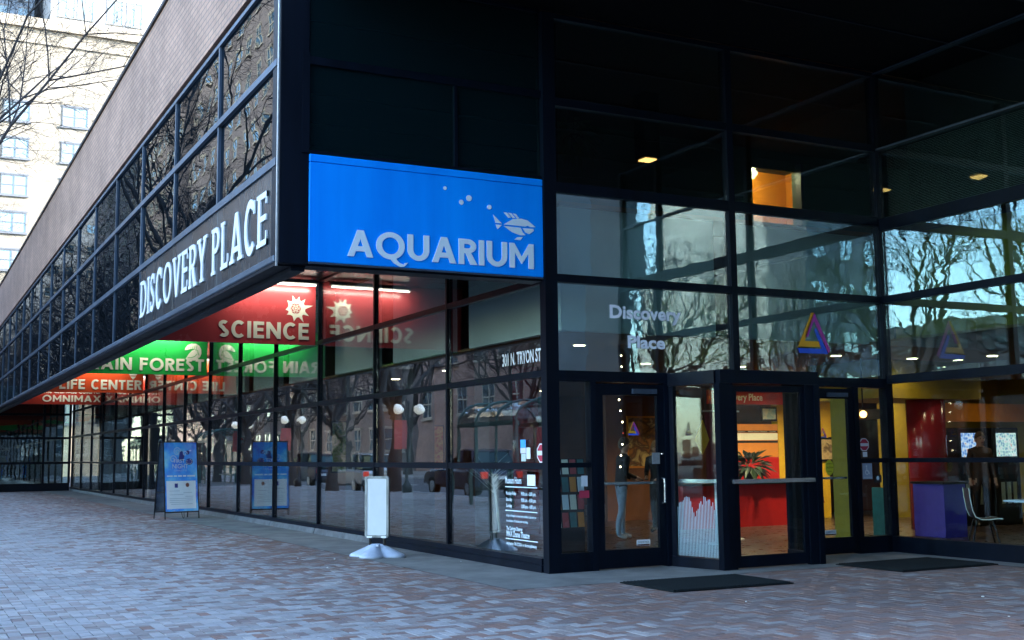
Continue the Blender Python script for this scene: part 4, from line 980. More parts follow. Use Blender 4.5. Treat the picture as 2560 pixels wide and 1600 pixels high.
# cafe chair and table inside the right window
def cafe_chair(label, x, y, rz):
    t = thing('cafe_chair', label, 'chair', (0, 0, 0)); 
    prof = [(-.20, .88), (-.19, .75), (-.165, .58), (-.13, .49), (-.05, .455), (.06, .455), (.16, .47), (.22, .465)]
    b_ = MB(); V = []; F = []
    for d in (0, .012):
        for (px, pz) in prof:
            for yy in (-.21, -.12, 0, .12, .21): V.append((px + d, yy, pz + (.012 if abs(yy) > .2 else 0) + d * .3))
    for k in range(len(prof) - 1):
        for q in range(4):
            a = k * 5 + q; F.append((a, a + 1, a + 6, a + 5)); a += 40; F.append((a, a + 5, a + 6, a + 1))
    b_.add(V, F); b_.build('seat_shell', M['blackpl'], t, True)
    b_ = MB(); b_.tube([(p[0] - .002, -.215, p[1] + .012) for p in prof], .007, 6); b_.tube([(p[0] - .002, .215, p[1] + .012) for p in prof], .007, 6); b_.build('edge_trim', M['cream'], t)
    for sx in (-.17, .17):
        for sy in (-.17, .17):
            b_ = MB(); b_.tube([(sx * .6, sy * .7, .455), (sx * 1.2, sy * 1.1, .006)], .012, 6); b_.build('leg', M['blackpl'], t)
    t.location = (x, y, .002); t.rotation_euler = (0, 0, rz); return t
cafe_chair('black moulded cafe chair with pale edge behind the right glass wall', 6.30, -.92, R(-38))
cafe_chair('black moulded cafe chair at the far side of the cafe table', 7.75, -2.0, R(150))
t = thing('cafe_table', 'cafe table with thin pale top inside the right glass wall', 'table', (7.0, -1.55, .006))
b_ = MB(); b_.bevbox(6.45, -2.0, .70, 7.6, -1.15, .73, .004); b_.build('top', M['pale'], t)
b_ = MB(); b_.tube([(7.0, -1.55, .03), (7.0, -1.55, .70)], .03, 10); b_.build('stem', M['blackpl'], t)
b_ = MB(); b_.lathe([(.24, .006), (.22, .03), (.03, .04)], (7.0, -1.55, 0), 20); b_.build('foot', M['blackpl'], t)

# ------------------------------------------------------------------ trees
def make_tree(seed, H, twigdepth=4, spread=1.0, limbs=7, r0=.20, bole=.28, mk=(7, 6, 5, 4)):
    rg = random.Random(seed); tb = MB(); cb = MB()
    def branch(p, d, L, r, lev):
        n = 7 if lev == 0 else 6 if lev == 1 else 5 if lev < 3 else 4
        pts = [p.copy()]; rad = [r]; q = p.copy(); dd_ = d.copy(); kids = []
        for i in range(n):
            wv = .15 if lev < 2 else .24
            dd_ = (dd_ + Vector((rg.gauss(0, wv), rg.gauss(0, wv), rg.gauss(.05 if lev < 2 else .0, wv)))).normalized()
            q = q + dd_ * (L / n); pts.append(q.copy()); rad.append(r * (1 - .80 * (i + 1) / n)); kids.append((q.copy(), dd_.copy(), rad[-1], (i + 1) / n))
        (tb if lev < 1 else cb).tube(pts, rad, 6 if lev == 0 else 4 if lev == 1 else 3, cap=False)
        if lev >= twigdepth: return
        m_ = mk[min(lev, 3)]
        for k in range(m_):
            fpos = .22 + .78 * (k + rg.random()) / m_
            kk = min(range(len(kids)), key=lambda a: abs(kids[a][3] - fpos)); pq, pd, pr, ff = kids[kk]
            ax = pd.cross(Vector((rg.gauss(0, 1), rg.gauss(0, 1), rg.gauss(0, 1)))).normalized()
            nd = (Matrix.Rotation(rg.uniform(.45, .95), 3, ax) @ pd); nd.z += .12 if lev < 2 else .02; nd.normalize()
            branch(pq, nd, L * rg.uniform(.38, .60) * (1.1 - .35 * ff), max(pr * .72, .0045), lev + 1)
    hb = H * bole; pts = []; rad = []
    for i in range(7):
        f_ = i / 6; pts.append(Vector((rg.gauss(0, .03) * i, rg.gauss(0, .03) * i, -.05 + hb * f_))); rad.append(r0 * (1.35 - .5 * f_) if i else r0 * 1.7)
    tb.tube(pts, rad, 10, cap=False); top = pts[-1]
    for k in range(limbs):
        a = 2 * math.pi * (k + rg.uniform(-.25, .25)) / limbs; tl = rg.uniform(.35, .85) * spread
        d = Vector((math.cos(a) * math.sin(tl), math.sin(a) * math.sin(tl), math.cos(tl)))
        branch(top - Vector((0, 0, rg.uniform(0, hb * .25))), d, H * rg.uniform(.58, .78), r0 * rg.uniform(.42, .62), 0)
    return tb, cb
TREES = []
for sd_, H_, bo_, sp_ in ((3, 13.5, .28, 1.0), (11, 12.0, .28, 1.0), (21, 17.0, .42, 1.0)):
    tb, cb = make_tree(sd_, H_, 4, sp_, 8 if bo_ > .3 else 7, .13 if bo_ > .3 else .2, bo_, (9, 8, 7, 5) if bo_ > .3 else (7, 6, 5, 4))
    TREES.append((tb.mesh('trunk', M['bark'], smooth=True), cb.mesh('crown', M['twig'])))
def tree(kind, x, y, rz, sc, label, group, z=0.0):
    t = thing('street_tree', label, 'tree', (0, 0, 0), 0, group)
    for nm, me in zip(('trunk', 'crown'), TREES[kind]):
        o = bpy.data.objects.new(nm, me); COL.objects.link(o); o.parent = t
    t.location = (x, y, z); t.rotation_euler = (0, 0, rz); t.scale = (sc, sc, sc); return t
GN = 'bare street trees on the museum side'
tree(2, -7.0, 23.5, 0.9, 1.0, 'bare winter tree whose branches reach over the brick parapet at upper left', GN)
ORD = 'first second third fourth fifth sixth seventh eighth ninth tenth eleventh twelfth thirteenth fourteenth fifteenth sixteenth seventeenth eighteenth'.split()
for k, (x, y, a, sc) in enumerate(((-10.0, 29.5, 2.1, 1.0), (-10.0, 44.5, 4.0, 1.0), (-9.5, 56, 1.0, .95), (-9.5, 68, 5.1, 1.05), (-9.5, 80, 3.0, 1.1), (-9.5, 92, .2, 1.0), (-9.5, 104, .9, 1.1), (-9.5, 118, 2.9, 1.1), (-9.5, 132, 4.4, 1.2), (-9.5, 150, 1.4, 1.2), (-9.5, 170, 3.4, 1.2), (-9.7, 36, 5.5, .95), (-9.7, 50.2, .4, 1.0), (-9.7, 62, 2.4, 1.0), (-9.7, 74, 4.6, 1.1))):
    tree(k % 2, x, y, a, sc, ORD[k] + ' bare tree beyond the first along the museum kerb', GN)
for k, y in enumerate((-58, -46, -37, -28, -19, 6, 20, 34, 48, 62, 76, 90, 104, 118, 132, 150, 170, 195)):
    tree((k + 1) % 2, -24.5 + rng.uniform(-.6, .6), y, k * 1.3, rng.uniform(.9, 1.2), ORD[k] + ' bare tree across the road, counted up the street', 'bare street trees across the road')
for k, (x, y) in enumerate(((-14, -34), )): tree(k % 2, x, y, k * 2.2, 1.0, ORD[k] + ' bare tree behind the photographer, seen only in reflection', 'bare street trees behind the photographer')

# ------------------------------------------------------------------ surrounding buildings
wgl = glassmat('far_window_glass', None, .35, .002, .5, dark=(.05, .09, .12), rcol=(.8, .95, 1))
wcy = glassmat('sky_window_glass', None, .10, .001, .5, dark=(.22, .27, .28), rcol=(.5, .7, .78))
def building(name, label, x0, y0, x1, y1, H, wallm, trim, faces, ww, wh, sx, sz, z0=2.0, ztop=None, win=None, cols=None, sash=True, rows=None, base=0.0, wtrim=None):
    t = thing(name, label, 'building', ((x0 + x1) / 2, (y0 + y1) / 2, 0))
    b_ = MB(); b_.box(x0, y0, base - .3, x1, y1, H); b_.build('wall', wallm, t)
    b_ = MB(); b_.box(x0 - .35, y0 - .35, H - .7, x1 + .35, y1 + .35, H + .25); b_.build('cornice', trim, t)
    b_ = MB(); b_.box(x0 - .15, y0 - .15, H - 2.1, x1 + .15, y1 + .15, H - 1.85); b_.build('ledge', trim, t)
    wm = {}
    def window(c, z, face):
        key = face
        if key not in wm:
            a = MB(); g2 = MB()
            def bx(b2, u0, v0, d0, u1, v1, d1):
                if face == '-Y': b2.box(u0, -d1, v0, u1, -d0, v1)
                elif face == '+Y': b2.box(u0, d0, v0, u1, d1, v1)
                else: b2.box(d0, u0, v0, d1, u1, v1)
            w_, h_ = ww / 2, wh / 2
            for q in ((-w_, -h_, -w_ + .09, h_), (w_ - .09, -h_, w_, h_), (-w_ + .09, h_ - .09, w_ - .09, h_), (-w_ + .09, -h_, w_ - .09, -h_ + .09), (-.05, -h_ + .09, .05, h_ - .09)): bx(a, q[0], q[1], .005, q[2], q[3], .07)
            if sash: bx(a, -w_ + .09, -.05, .005, -.05, .05, .06); bx(a, .05, -.05, .005, w_ - .09, .05, .06)
            bx(a, -w_ - .12, -h_ - .16, .005, w_ + .12, -h_ - .001, .16)
            bx(a, -w_ - .08, h_ + .001, .005, w_ + .08, h_ + .14, .10)
            bx(g2, -w_ + .09, -h_ + .09, .004, w_ - .09, h_ - .09, .02)
            wm[key] = (a.mesh('window', wtrim or trim), g2.mesh('pane', win or wgl))
        o = bpy.data.objects.new('window', wm[key][0]); COL.objects.link(o); o.parent = t
        L_ = {'-Y': (c, y0, z), '+Y': (c, y1, z), '+X': (x1, c, z)}[face]
        o.location = (L_[0] - (x0 + x1) / 2, L_[1] - (y0 + y1) / 2, L_[2])
        p = bpy.data.objects.new('pane', wm[key][1]); COL.objects.link(p); p.parent = o
    for face in faces:
        a0, a1 = (x0, x1) if face != '+X' else (y0, y1)
        cs = cols if (cols and face == faces[0]) else [a0 + sx / 2 + k * ((a1 - a0) / max(1, int((a1 - a0) / sx))) for k in range(int((a1 - a0) / sx))]
        rs = rows or [z0 + wh / 2 + k * sz for k in range(int((H - 2.5 - z0) / sz))]
        for c in cs:
            for z in rs: window(c, z, face)
    return t
stone = mat('cream_stone', (.29, .26, .21), .85, nz=.10, nscale=.8, bump=.2, bscale=20)
stone_b = brickmat('cream_brick', (.27, .245, .195), (.25, .225, .18), (.23, .21, .18), .42, .16, 'XY')
whitep = mat('white_precast', (.32, .315, .305), .8, nz=.05, nscale=.5)
sashm = mat('grey_blue_sash', (.12, .135, .155), .6)
trimw = mat('white_window_trim', (.62, .63, .62), .7)
redb = brickmat('old_red_brick', (.25, .165, .14), (.20, .13, .11), (.21, .18, .165), .32, .10, 'XY')
tanb = brickmat('tan_brick', (.15, .12, .11), (.125, .10, .095), (.12, .105, .10), .36, .12, 'XY')
greyc = mat('grey_concrete', (.27, .27, .27), .85, nz=.15, nscale=.6)
dkst = mat('dark_granite', (.09, .09, .095), .6, nz=.2, nscale=.5)
building('stone_building', 'sunlit cream stone building with paired sash windows behind the overhang at left', -4.5, 100, 34, 122, 41.5, stone_b, stone, ['-Y'], 2.25, 1.85, 4.2, 3.42,
         cols=[-2.6, 1.25, 6.25, 10.4, 14.6, 19, 24, 29], rows=[32.85 - 3.42 * k for k in range(9)], win=wcy, wtrim=sashm)
building('white_tower', 'white office tower with pale cyan windows above the cream stone building', 8.6, 150, 48, 180, 88, whitep, whitep, ['-Y'], 2.1, 3.3, 3.1, 5.1,
         cols=[10.6, 13.0, 16.8, 19.4, 24, 26.6, 31, 33.6, 38], rows=[57.2, 60.6 + 1.6, 67.3, 72.4, 77.5], win=wcy, sash=False, wtrim=mat('pale_mullion', (.16, .18, .19), .6))
building('grey_tower', 'blue-grey glass tower half hidden by branches at the upper left corner', -9, 160, 7.4, 185, 100, mat('blue_grey_panel', (.16, .20, .24), .5, nz=.2, nscale=.4), greyc, ['-Y'], 1.5, 2.6, 2.6, 3.6, z0=44, win=wcy)
building('brick_warehouse', 'old red brick building across the road, seen reflected', -44, 30, -30, 74, 15, redb, stone, ['+X'], 2.0, 2.2, 4.4, 4.0, z0=4.4)
building('tan_office', 'tall tan brick office block farther down the road, seen reflected', -46, 84, -30, 128, 75, tanb, stone, ['+X', '-Y'], 1.8, 2.0, 3.8, 3.6)
building('brick_apartments', 'red brick apartment block beside the tan office, seen reflected', -46, 136, -30, 210, 60, tanb, stone, ['+X', '-Y'], 1.6, 2.0, 3.4, 3.4)
building('sun_blocker', 'plain concrete block added behind the museum to shade the road, hidden from the plaza', 18, -6, 52, 75, 40, greyc, stone, ['-Y'], 2.0, 2.0, 5.6, 4.0)  # unseen block, added to keep sun off the fronts across the road
building('sky_blocker', 'long dark slab added behind the photographer to block low sky, seen only in reflection', -17, -78, 62, -40, 34, dkst, greyc, ['+Y'], 2.2, 2.0, 4.4, 4.0)  # added out of view to cut low sky light on the entrance paving
building('street_end_block', 'grey office block closing the far end of the road', -70, 262, -5, 290, 62, greyc, stone, ['-Y'], 2.4, 2.0, 6.5, 5.0)
building('side_hotel', 'dark hotel block across the side street', 14, -36, 60, -22, 26, dkst, greyc, ['+Y'], 2.0, 2.0, 5, 4.0)
building('narrow_block', 'narrow grey block across the junction, seen only in reflection', -55, -82, -46.5, -60, 26, greyc, stone, ['+Y'], 1.6, 1.8, 2.8, 3.6)
building('low_shop', 'low brick shop across the junction, seen only in reflection', -110, -84, -69, -60, 13, redb, stone, ['+Y'], 2.0, 2.0, 4.5, 4.0)

# ------------------------------------------------------------------ plants indoors
t = thing('potted_sapling', 'leafless pale sapling in a grey bucket behind the street glass', 'plant', (.95, 3.2, .006))
b_ = MB(); b_.lathe([(.12, .006), (.15, .28), (.165, .285), (.165, .30), (.145, .30), (.14, .26)], (.95, 3.2, 0), 20); b_.build('bucket', M['flash'], t, True)
pale_bark = mat('pale_bark', (.42, .42, .38), .8, nz=.2, nscale=20); rg = random.Random(5); b_ = MB()
b_.tube([(.95, 3.2, .2), (.93, 3.25, .6), (.90, 3.3, .95), (.88, 3.33, 1.1)], [.022, .019, .015, .012], 7)
for k in range(26):
    z = rg.uniform(.85, 1.12); a = rg.uniform(0, 6.28); l = rg.uniform(.2, .5); p0 = V3(.89, 3.31, z)
    p1 = p0 + V3(math.cos(a) * l * .5, math.sin(a) * l * .5, l * .45); p2 = p1 + V3(math.cos(a + .4) * l * .4, math.sin(a + .4) * l * .4, l * .25)
    b_.tube([p0, p1, p2], [.006, .004, .002], 4)
b_.build('stem', pale_bark, t)
def leaves(b2, c, n, r, L_, rg_, droop=.3):
    for _ in range(n):
        a = rg_.uniform(0, 6.28); e = rg_.uniform(-.6, 1.1); d = V3(math.cos(a) * math.cos(e), math.sin(a) * math.cos(e), math.sin(e))
        p = c + d * r * rg_.uniform(.2, .7); q = p + d * L_ + V3(0, 0, -droop * L_); w = d.cross(V3(0, 0, 1)).normalized() * L_ * .16; mid = (p + q) / 2 + V3(0, 0, L_ * .12)
        b2.add([p, mid + w, q, mid - w], [(0, 1, 2), (0, 2, 3)])
t = thing('desk_plant', 'dark leafy plant in a pot on the ticket counter', 'plant', (7.58, 5.65, .85))
b_ = MB(); b_.lathe([(.10, .852), (.14, 1.08), (.13, 1.08)], (7.58, 5.65, 0), 16); b_.build('pot', M['blackpl'], t)
b_ = MB(); leaves(b_, V3(7.58, 5.65, 1.15), 90, .3, .34, random.Random(3)); b_.build('foliage', M['leaf'], t)
t = thing('hanging_basket', 'dark hanging basket plant in the upper floor window left of the middle mullion', 'plant', (1.9, 2.5, 6.0))
b_ = MB(); b_.lathe([(.05, 6.0), (.17, 6.1), (.19, 6.2), (.17, 6.2)], (1.9, 2.5, 0), 16); b_.build('pot', M['darkwall'], t)
b_ = MB(); leaves(b_, V3(1.9, 2.5, 6.15), 240, .45, .22, random.Random(4), .8); b_.build('foliage', M['leaf'], t)
b_ = MB()
for a in (0, 2.1, 4.2): b_.tube([(1.9 + .17 * math.cos(a), 2.5 + .17 * math.sin(a), 6.2), (1.9, 2.5, 6.75)], .005, 4)
b_.tube([(1.9, 2.5, 6.75), (1.9, 2.5, 6.96)], .005, 4); b_.build('hanger', M['blackpl'], t)

# ------------------------------------------------------------------ people (skinned body, one continuous mesh)
def person(label, loc, rz, arms, top, legs, shoe, lean=0.0, H=1.72, hairm='hair', legpose=None, longhair=False):
    t = thing('person', label, 'person'); k = H / 1.75
    J = {}; E_ = []; Rd = {}
    def jn(n_, p, r, par=None):
        J[n_] = V3(*p); Rd[n_] = r
        if par: E_.append((par, n_))
    jn('pelvis', (0, 0, .96), (.155, .115)); jn('waist', (.0, .0, 1.10), (.135, .10), 'pelvis'); jn('chest', (.0, .0 - lean * .6, 1.30), (.165, .12), 'waist')
    jn('collar', (0, -lean, 1.44), (.13, .095), 'chest'); jn('neck', (0, -lean - .01, 1.51), (.052, .055), 'collar'); jn('headb', (0, -lean - .02, 1.56), (.068, .08), 'neck')
    jn('headm', (0, -lean - .035, 1.64), (.078, .098), 'headb'); jn('headt', (0, -lean - .03, 1.735), (.05, .06), 'headm')
    lp = legpose or ((.10, -.03), (-.10, .05))
    for s_, (fx_, fy_) in zip(('l', 'r'), lp):
        sx = .095 if s_ == 'l' else -.095
        jn('hip' + s_, (sx, 0, .90), (.09, .095), 'pelvis'); jn('knee' + s_, ((sx + fx_) / 2 + .0, fy_ * .5 - .02, .50), (.062, .066), 'hip' + s_)
        jn('calf' + s_, (fx_ * .9 + sx * .1, fy_ * .8 + .01, .32), (.055, .06), 'knee' + s_); jn('ankle' + s_, (fx_, fy_, .09), (.042, .048), 'calf' + s_)
        jn('toe' + s_, (fx_ * 1.1, fy_ - .16, .045), (.042, .035), 'ankle' + s_)
    for s_, (el, ha) in zip(('l', 'r'), arms):
        sx = 1 if s_ == 'l' else -1
        jn('sh' + s_, (.175 * sx, -lean, 1.42), (.07, .07), 'collar'); jn('el' + s_, el, (.047, .047), 'sh' + s_); jn('wr' + s_, ha, (.032, .032), 'el' + s_)
        d = (V3(*ha) - V3(*el)).normalized(); sd_ = d.cross(V3(0, 0, 1)); sd_ = sd_.normalized() if sd_.length > .1 else V3(1, 0, 0)
        pm = V3(*ha) + d * .06; jn('palm' + s_, pm, (.032, .02), 'wr' + s_)
        for q in range(4):
            b0 = pm + d * .035 + sd_ * (.024 - .016 * q); l = (.065, .075, .07, .055)[q]
            jn(f'f{s_}{q}', b0 + d * l * .5, (.009, .009), 'palm' + s_); jn(f'g{s_}{q}', b0 + d * l + V3(0, 0, -.015), (.008, .008), f'f{s_}{q}')
        jn('t' + s_, pm + sd_ * .05 + d * .02, (.010, .010), 'palm' + s_)
    names = list(J); me = bpy.data.meshes.new('body'); me.from_pydata([J[n_] * k for n_ in names], [(names.index(a), names.index(c)) for a, c in E_], [])
    ob = bpy.data.objects.new('body', me); COL.objects.link(ob)
    sm = ob.modifiers.new('skin', 'SKIN'); sm.use_smooth_shade = True
    for i, n_ in enumerate(names):
        sv = me.skin_vertices[0].data[i]; sv.radius = (Rd[n_][0] * k, Rd[n_][1] * k); sv.use_root = (n_ == 'pelvis')
    ss = ob.modifiers.new('sub', 'SUBSURF'); ss.levels = 2; ss.render_levels = 2
    dg = bpy.context.evaluated_depsgraph_get(); m2 = bpy.data.meshes.new_from_object(ob.evaluated_get(dg)); bpy.data.objects.remove(ob); bpy.data.meshes.remove(me)
    m2.materials.clear()
    for mm in (top, legs, M['skin'], shoe): m2.materials.append(mm)
    hands = [J['wrl'] * k, J['wrr'] * k]
    for p in m2.polygons:
        c = p.center
        if c.z < .085 * k: p.material_index = 3
        elif c.z > 1.50 * k: p.material_index = 2
        elif any((c - h).length < .13 * k and (c - h).dot((h - J[e] * k).normalized()) > -.01 for h, e in zip(hands, ('ell', 'elr'))): p.material_index = 2
        elif c.z < .93 * k and abs(c.x) < .24 * k and not any((c - h).length < .25 for h in hands): p.material_index = 1
        else: p.material_index = 0
        p.use_smooth = True
    o = bpy.data.objects.new('body', m2); COL.objects.link(o); o.parent = t
    hc = J['headm'] * k
    b2 = MB(); V = []; F = []; nn_ = 14
    for i in range(9):
        th = math.pi * (i / 8) * (.62 if not longhair else .86)
        for q in range(nn_):
            a = 2 * math.pi * q / nn_; back = .5 + .5 * math.sin(a); thq = th * (.62 + .55 * back)
            rr = 1.13 + (.25 if longhair and i > 5 else 0) * back
            V.append((hc.x + .082 * rr * k * math.sin(thq) * math.cos(a), hc.y + .012 + .103 * rr * k * math.sin(thq) * math.sin(a), hc.z + .02 * k + .118 * rr * k * math.cos(thq)))
    for i in range(8):
        for q in range(nn_): F.append((i * nn_ + q, i * nn_ + (q + 1) % nn_, (i + 1) * nn_ + (q + 1) % nn_, (i + 1) * nn_ + q))
    b2.add(V, F); b2.build('hair', M[hairm] if isinstance(hairm, str) else hairm, t, True)
    b2 = MB(); b2.add([hc + V3(-.014, -.088, -.02) * k, hc + V3(.014, -.088, -.02) * k, hc + V3(0, -.118, -.022) * k, hc + V3(0, -.088, .022) * k], [(0, 1, 2), (0, 2, 3), (1, 3, 2)]); b2.build('nose', M['skin'], t)
    b2 = MB()
    for sx in (-1, 1): b2.sphere(hc + V3(.03 * sx, -.080, .01) * k, .010, 6)
    b2.build('eyes', M['blackpl'], t)
    b2 = MB(); b2.box(hc.x - .022, hc.y - .093, hc.z - .062, hc.x + .022, hc.y - .080, hc.z - .052); b2.build('mouth', M['redtop'], t)
    b2 = MB()
    for sx in (-1, 1): b2.sphere(hc + V3(.080 * sx, .0, -.005) * k, .018, 6, 1.5)
    b2.build('ears', M['skin'], t)
    t.location = loc; t.rotation_euler = (0, 0, rz); return t
AD = (((.24, .02, 1.14), (.25, -.06, .90)), ((-.24, .02, 1.14), (-.25, -.06, .90)))
AC = (((.23, -.02, 1.15), (.14, -.24, 1.06)), ((-.23, -.02, 1.15), (-.12, -.24, 1.08)))
person('person in black jacket, pale jeans and white shoes standing inside the left swing door', (3.62, 4.05, .006), R(75), AC, M['jacket'], M['denim'], M['shoe'], .05, 1.64, legpose=((.12, -.06), (-.09, .10)))
person('person with wavy brown hair in dark clothes beyond the left swing door', (5.0, 5.0, .006), R(-60), AC, M['jacket'], M['darkwall'], M['blackpl'], .03, 1.60, hairm=mat('wavy_light_brown_hair', (.24, .13, .06), .7, nz=.4, nscale=50), longhair=True)
pr = person('person in a dark red top carrying a grey bag inside the right swing door', (6.75, 2.9, .006), R(30), AD, M['redtop'], M['jacket'], M['blackpl'], .02, 1.30, longhair=True)
t = thing('shopping_bag', 'grey-blue shopping bag hanging from the hand of the person in dark red', 'bag', (6.52, 2.75, .30))
b_ = MB(); b_.add([(6.36, 2.68, .28), (6.66, 2.68, .28), (6.66, 2.82, .28), (6.36, 2.82, .28), (6.37, 2.70, .66), (6.65, 2.70, .66), (6.65, 2.80, .66), (6.37, 2.80, .66)], [(0, 3, 2, 1), (0, 1, 5, 4), (1, 2, 6, 5), (2, 3, 7, 6), (3, 0, 4, 7)]); b_.build('bag', mat('grey_bag', (.20, .24, .28), .5), t)
b_ = MB(); b_.tube([(6.44, 2.75, .655), (6.46, 2.75, .74), (6.56, 2.75, .74), (6.58, 2.75, .655)], .006, 6); b_.build('handle', M['blackpl'], t)
person('man in a brown coat standing in front of the lit machines', (10.55, 2.75, .006), R(-20), AD, M['browntop'], M['jacket'], M['blackpl'], .0, 1.70)

# ------------------------------------------------------------------ street furniture and cars, mirrored in the glass
def make_car(label, paint, suv=True):
    t = thing('parked_car', label, 'car', (0, 0, 0), 0, 'cars parked along the kerb')
    L2 = 2.35; sec = [(-2.35, .55, .86, .78), (-2.30, .36, .98, .88), (-1.6, .30, 1.04, .92), (-.4, .30, 1.06, .93), (.9, .30, 1.02, .93), (1.75, .32, .96, .90), (2.2, .36, .86, .84), (2.36, .50, .74, .72)]
    def loft(b2, secs, r=.10):
        V = []; F = []
        for y, zb, zt, hw in secs:
            for x, z in ((-hw + r, zb), (hw - r, zb), (hw, zb + r), (hw, zt - r), (hw - r, zt), (-hw + r, zt), (-hw, zt - r), (-hw, zb + r)): V.append((x, y, z))
        for i in range(len(secs) - 1):
            for k in range(8): F.append((i * 8 + k, i * 8 + (k + 1) % 8, (i + 1) * 8 + (k + 1) % 8, (i + 1) * 8 + k))
        F.append(tuple(range(8))[::-1]); F.append(tuple(range((len(secs) - 1) * 8, len(secs) * 8))); b2.add(V, F)
    b2 = MB(); loft(b2, sec); b2.build('body', paint, t, False)
    b2 = MB(); loft(b2, [(-2.18 if suv else -1.3, 1.0, 1.10, .84), (-2.02 if suv else -.95, 1.0, 1.66, .70), (-.2, 1.0, 1.72, .72), (.35, 1.0, 1.66, .70), (1.15, 1.0, 1.06, .82)], .06); b2.build('cabin_glass', M['dglass'], t)
    b2 = MB(); loft(b2, [(-2.06 if suv else -.98, 1.64, 1.70, .70), (-.2, 1.68, 1.76, .73), (.38, 1.63, 1.69, .70)], .03); b2.build('roof', paint, t)
    b2 = MB()
    for s_ in (-1, 1):
        for y in (-1.0, .0): b2.box(s_ * .735 - .03, y - .05, 1.0, s_ * .735 + .075, y + .05, 1.68)
    b2.build('pillars', paint, t)
    for s_ in (-1, 1):
        for y in (-1.45, 1.45):
            b2 = MB(); b2.add(*[(lambda n: ([(s_ * (.70 + d * .22), y + .34 * math.cos(2 * math.pi * k / n), .34 + .34 * math.sin(2 * math.pi * k / n)) for d in (0, 1) for k in range(n)], [(k, (k + 1) % n, (k + 1) % n + n, k + n) for k in range(n)] + [tuple(range(n)), tuple(range(n, 2 * n))]))(20)][0]); w = b2.build('wheel', M['blackpl'], t)
            b2 = MB(); n = 14; b2.add([(s_ * (.915 + d * .015), y + .21 * math.cos(2 * math.pi * k / n), .34 + .21 * math.sin(2 * math.pi * k / n)) for d in (0, 1) for k in range(n)], [(k, (k + 1) % n, (k + 1) % n + n, k + n) for k in range(n)] + [tuple(range(n, 2 * n))]); b2.build('rim', M['alu'], w)
        b2 = MB(); b2.box(s_ * .70 - .13, -2.375, .74, s_ * .70 + .10, -2.31, .95); b2.build('tail_light', M['redlamp'], t)
        b2 = MB(); b2.box(s_ * .60 - .16, 2.22, .64, s_ * .60 + .14, 2.35, .78); b2.build('headlight', M['white'], t)
        b2 = MB(); b2.bevbox(s_ * .98 - .08, .78, 1.02, s_ * .98 + .08, .90, 1.14, .02); b2.build('mirror', paint, t)
    b2 = MB(); b2.bevbox(-.86, -2.46, .38, .86, -2.34, .58, .03); b2.build('rear_bumper', M['darkwall'], t)
    b2 = MB(); b2.box(-.17, -2.39, .68, .17, -2.345, .79); b2.build('number_plate', M['white'], t)
    return t
silver = mat('silver_paint', (.45, .47, .48), .25, metal=.5); navy = mat('navy_paint', (.02, .03, .06), .2); white_p = mat('white_paint', (.65, .66, .66), .25)
c1 = make_car('navy sport utility car with red tail lights mirrored in the street glass', navy); c1.location = (-12.0, 46.5, -.146)
c2 = make_car('silver sport utility car parked nearer than the navy one', silver); c2.location = (-12.0, 38.5, -.146)
c3 = make_car('white car parked farthest down the kerb', white_p, False); c3.location = (-12.0, 56, -.146)
c4 = make_car('silver car parked across the road from the museum', silver, False); c4.location = (-20.6, 27, -.146); c4.rotation_euler = (0, 0, math.pi)
c5 = make_car('dark blue car parked beside the near bus shelter', navy, False); c5.location = (-12.0, 27, -.146)
def lamp_post(label, x, y):
    t = thing('street_lamp', label, 'street lamp', (0, 0, 0), 0, 'globe street lamps along the kerb')
    b2 = MB(); b2.lathe([(.16, 0), (.16, .25), (.10, .35), (.055, .5), (.045, 3.3), (.08, 3.35), (.08, 3.45)], (0, 0, 0), 12); b2.build('post', M['pole'], t, True)
    for dx, dz in ((-.42, 3.15), (.42, 3.15)):
        b2 = MB(); b2.tube([(0, 0, 2.9), (dx * .6, 0, 2.85), (dx, 0, 2.95)], .025, 6); b2.build('arm', M['pole'], t)
        b2 = MB(); b2.sphere((dx, 0, dz), .19, 10); b2.build('globe', M['globe'], t, True)
    b2 = MB(); b2.box(.06, -.005, 1.7, .56, .005, 2.75); b2.build('banner', M['signred'], t)
    t.location = (x, y, .0); return t
for k, (x, y, l) in enumerate(((-9.7, 27.5, 'two-globe street lamp with red banner by the near bus shelter'), (-9.7, 42.3, 'two-globe street lamp with red banner by the silver sport utility car'), (-9.7, 51.5, 'two-globe street lamp with red banner by the far bus shelter'), (-23, 24, 'two-globe street lamp with red banner across the road, left of the brick building'), (-23, 42, 'two-globe street lamp with red banner across the road, before the brick building'))): lamp_post(l, x, y)
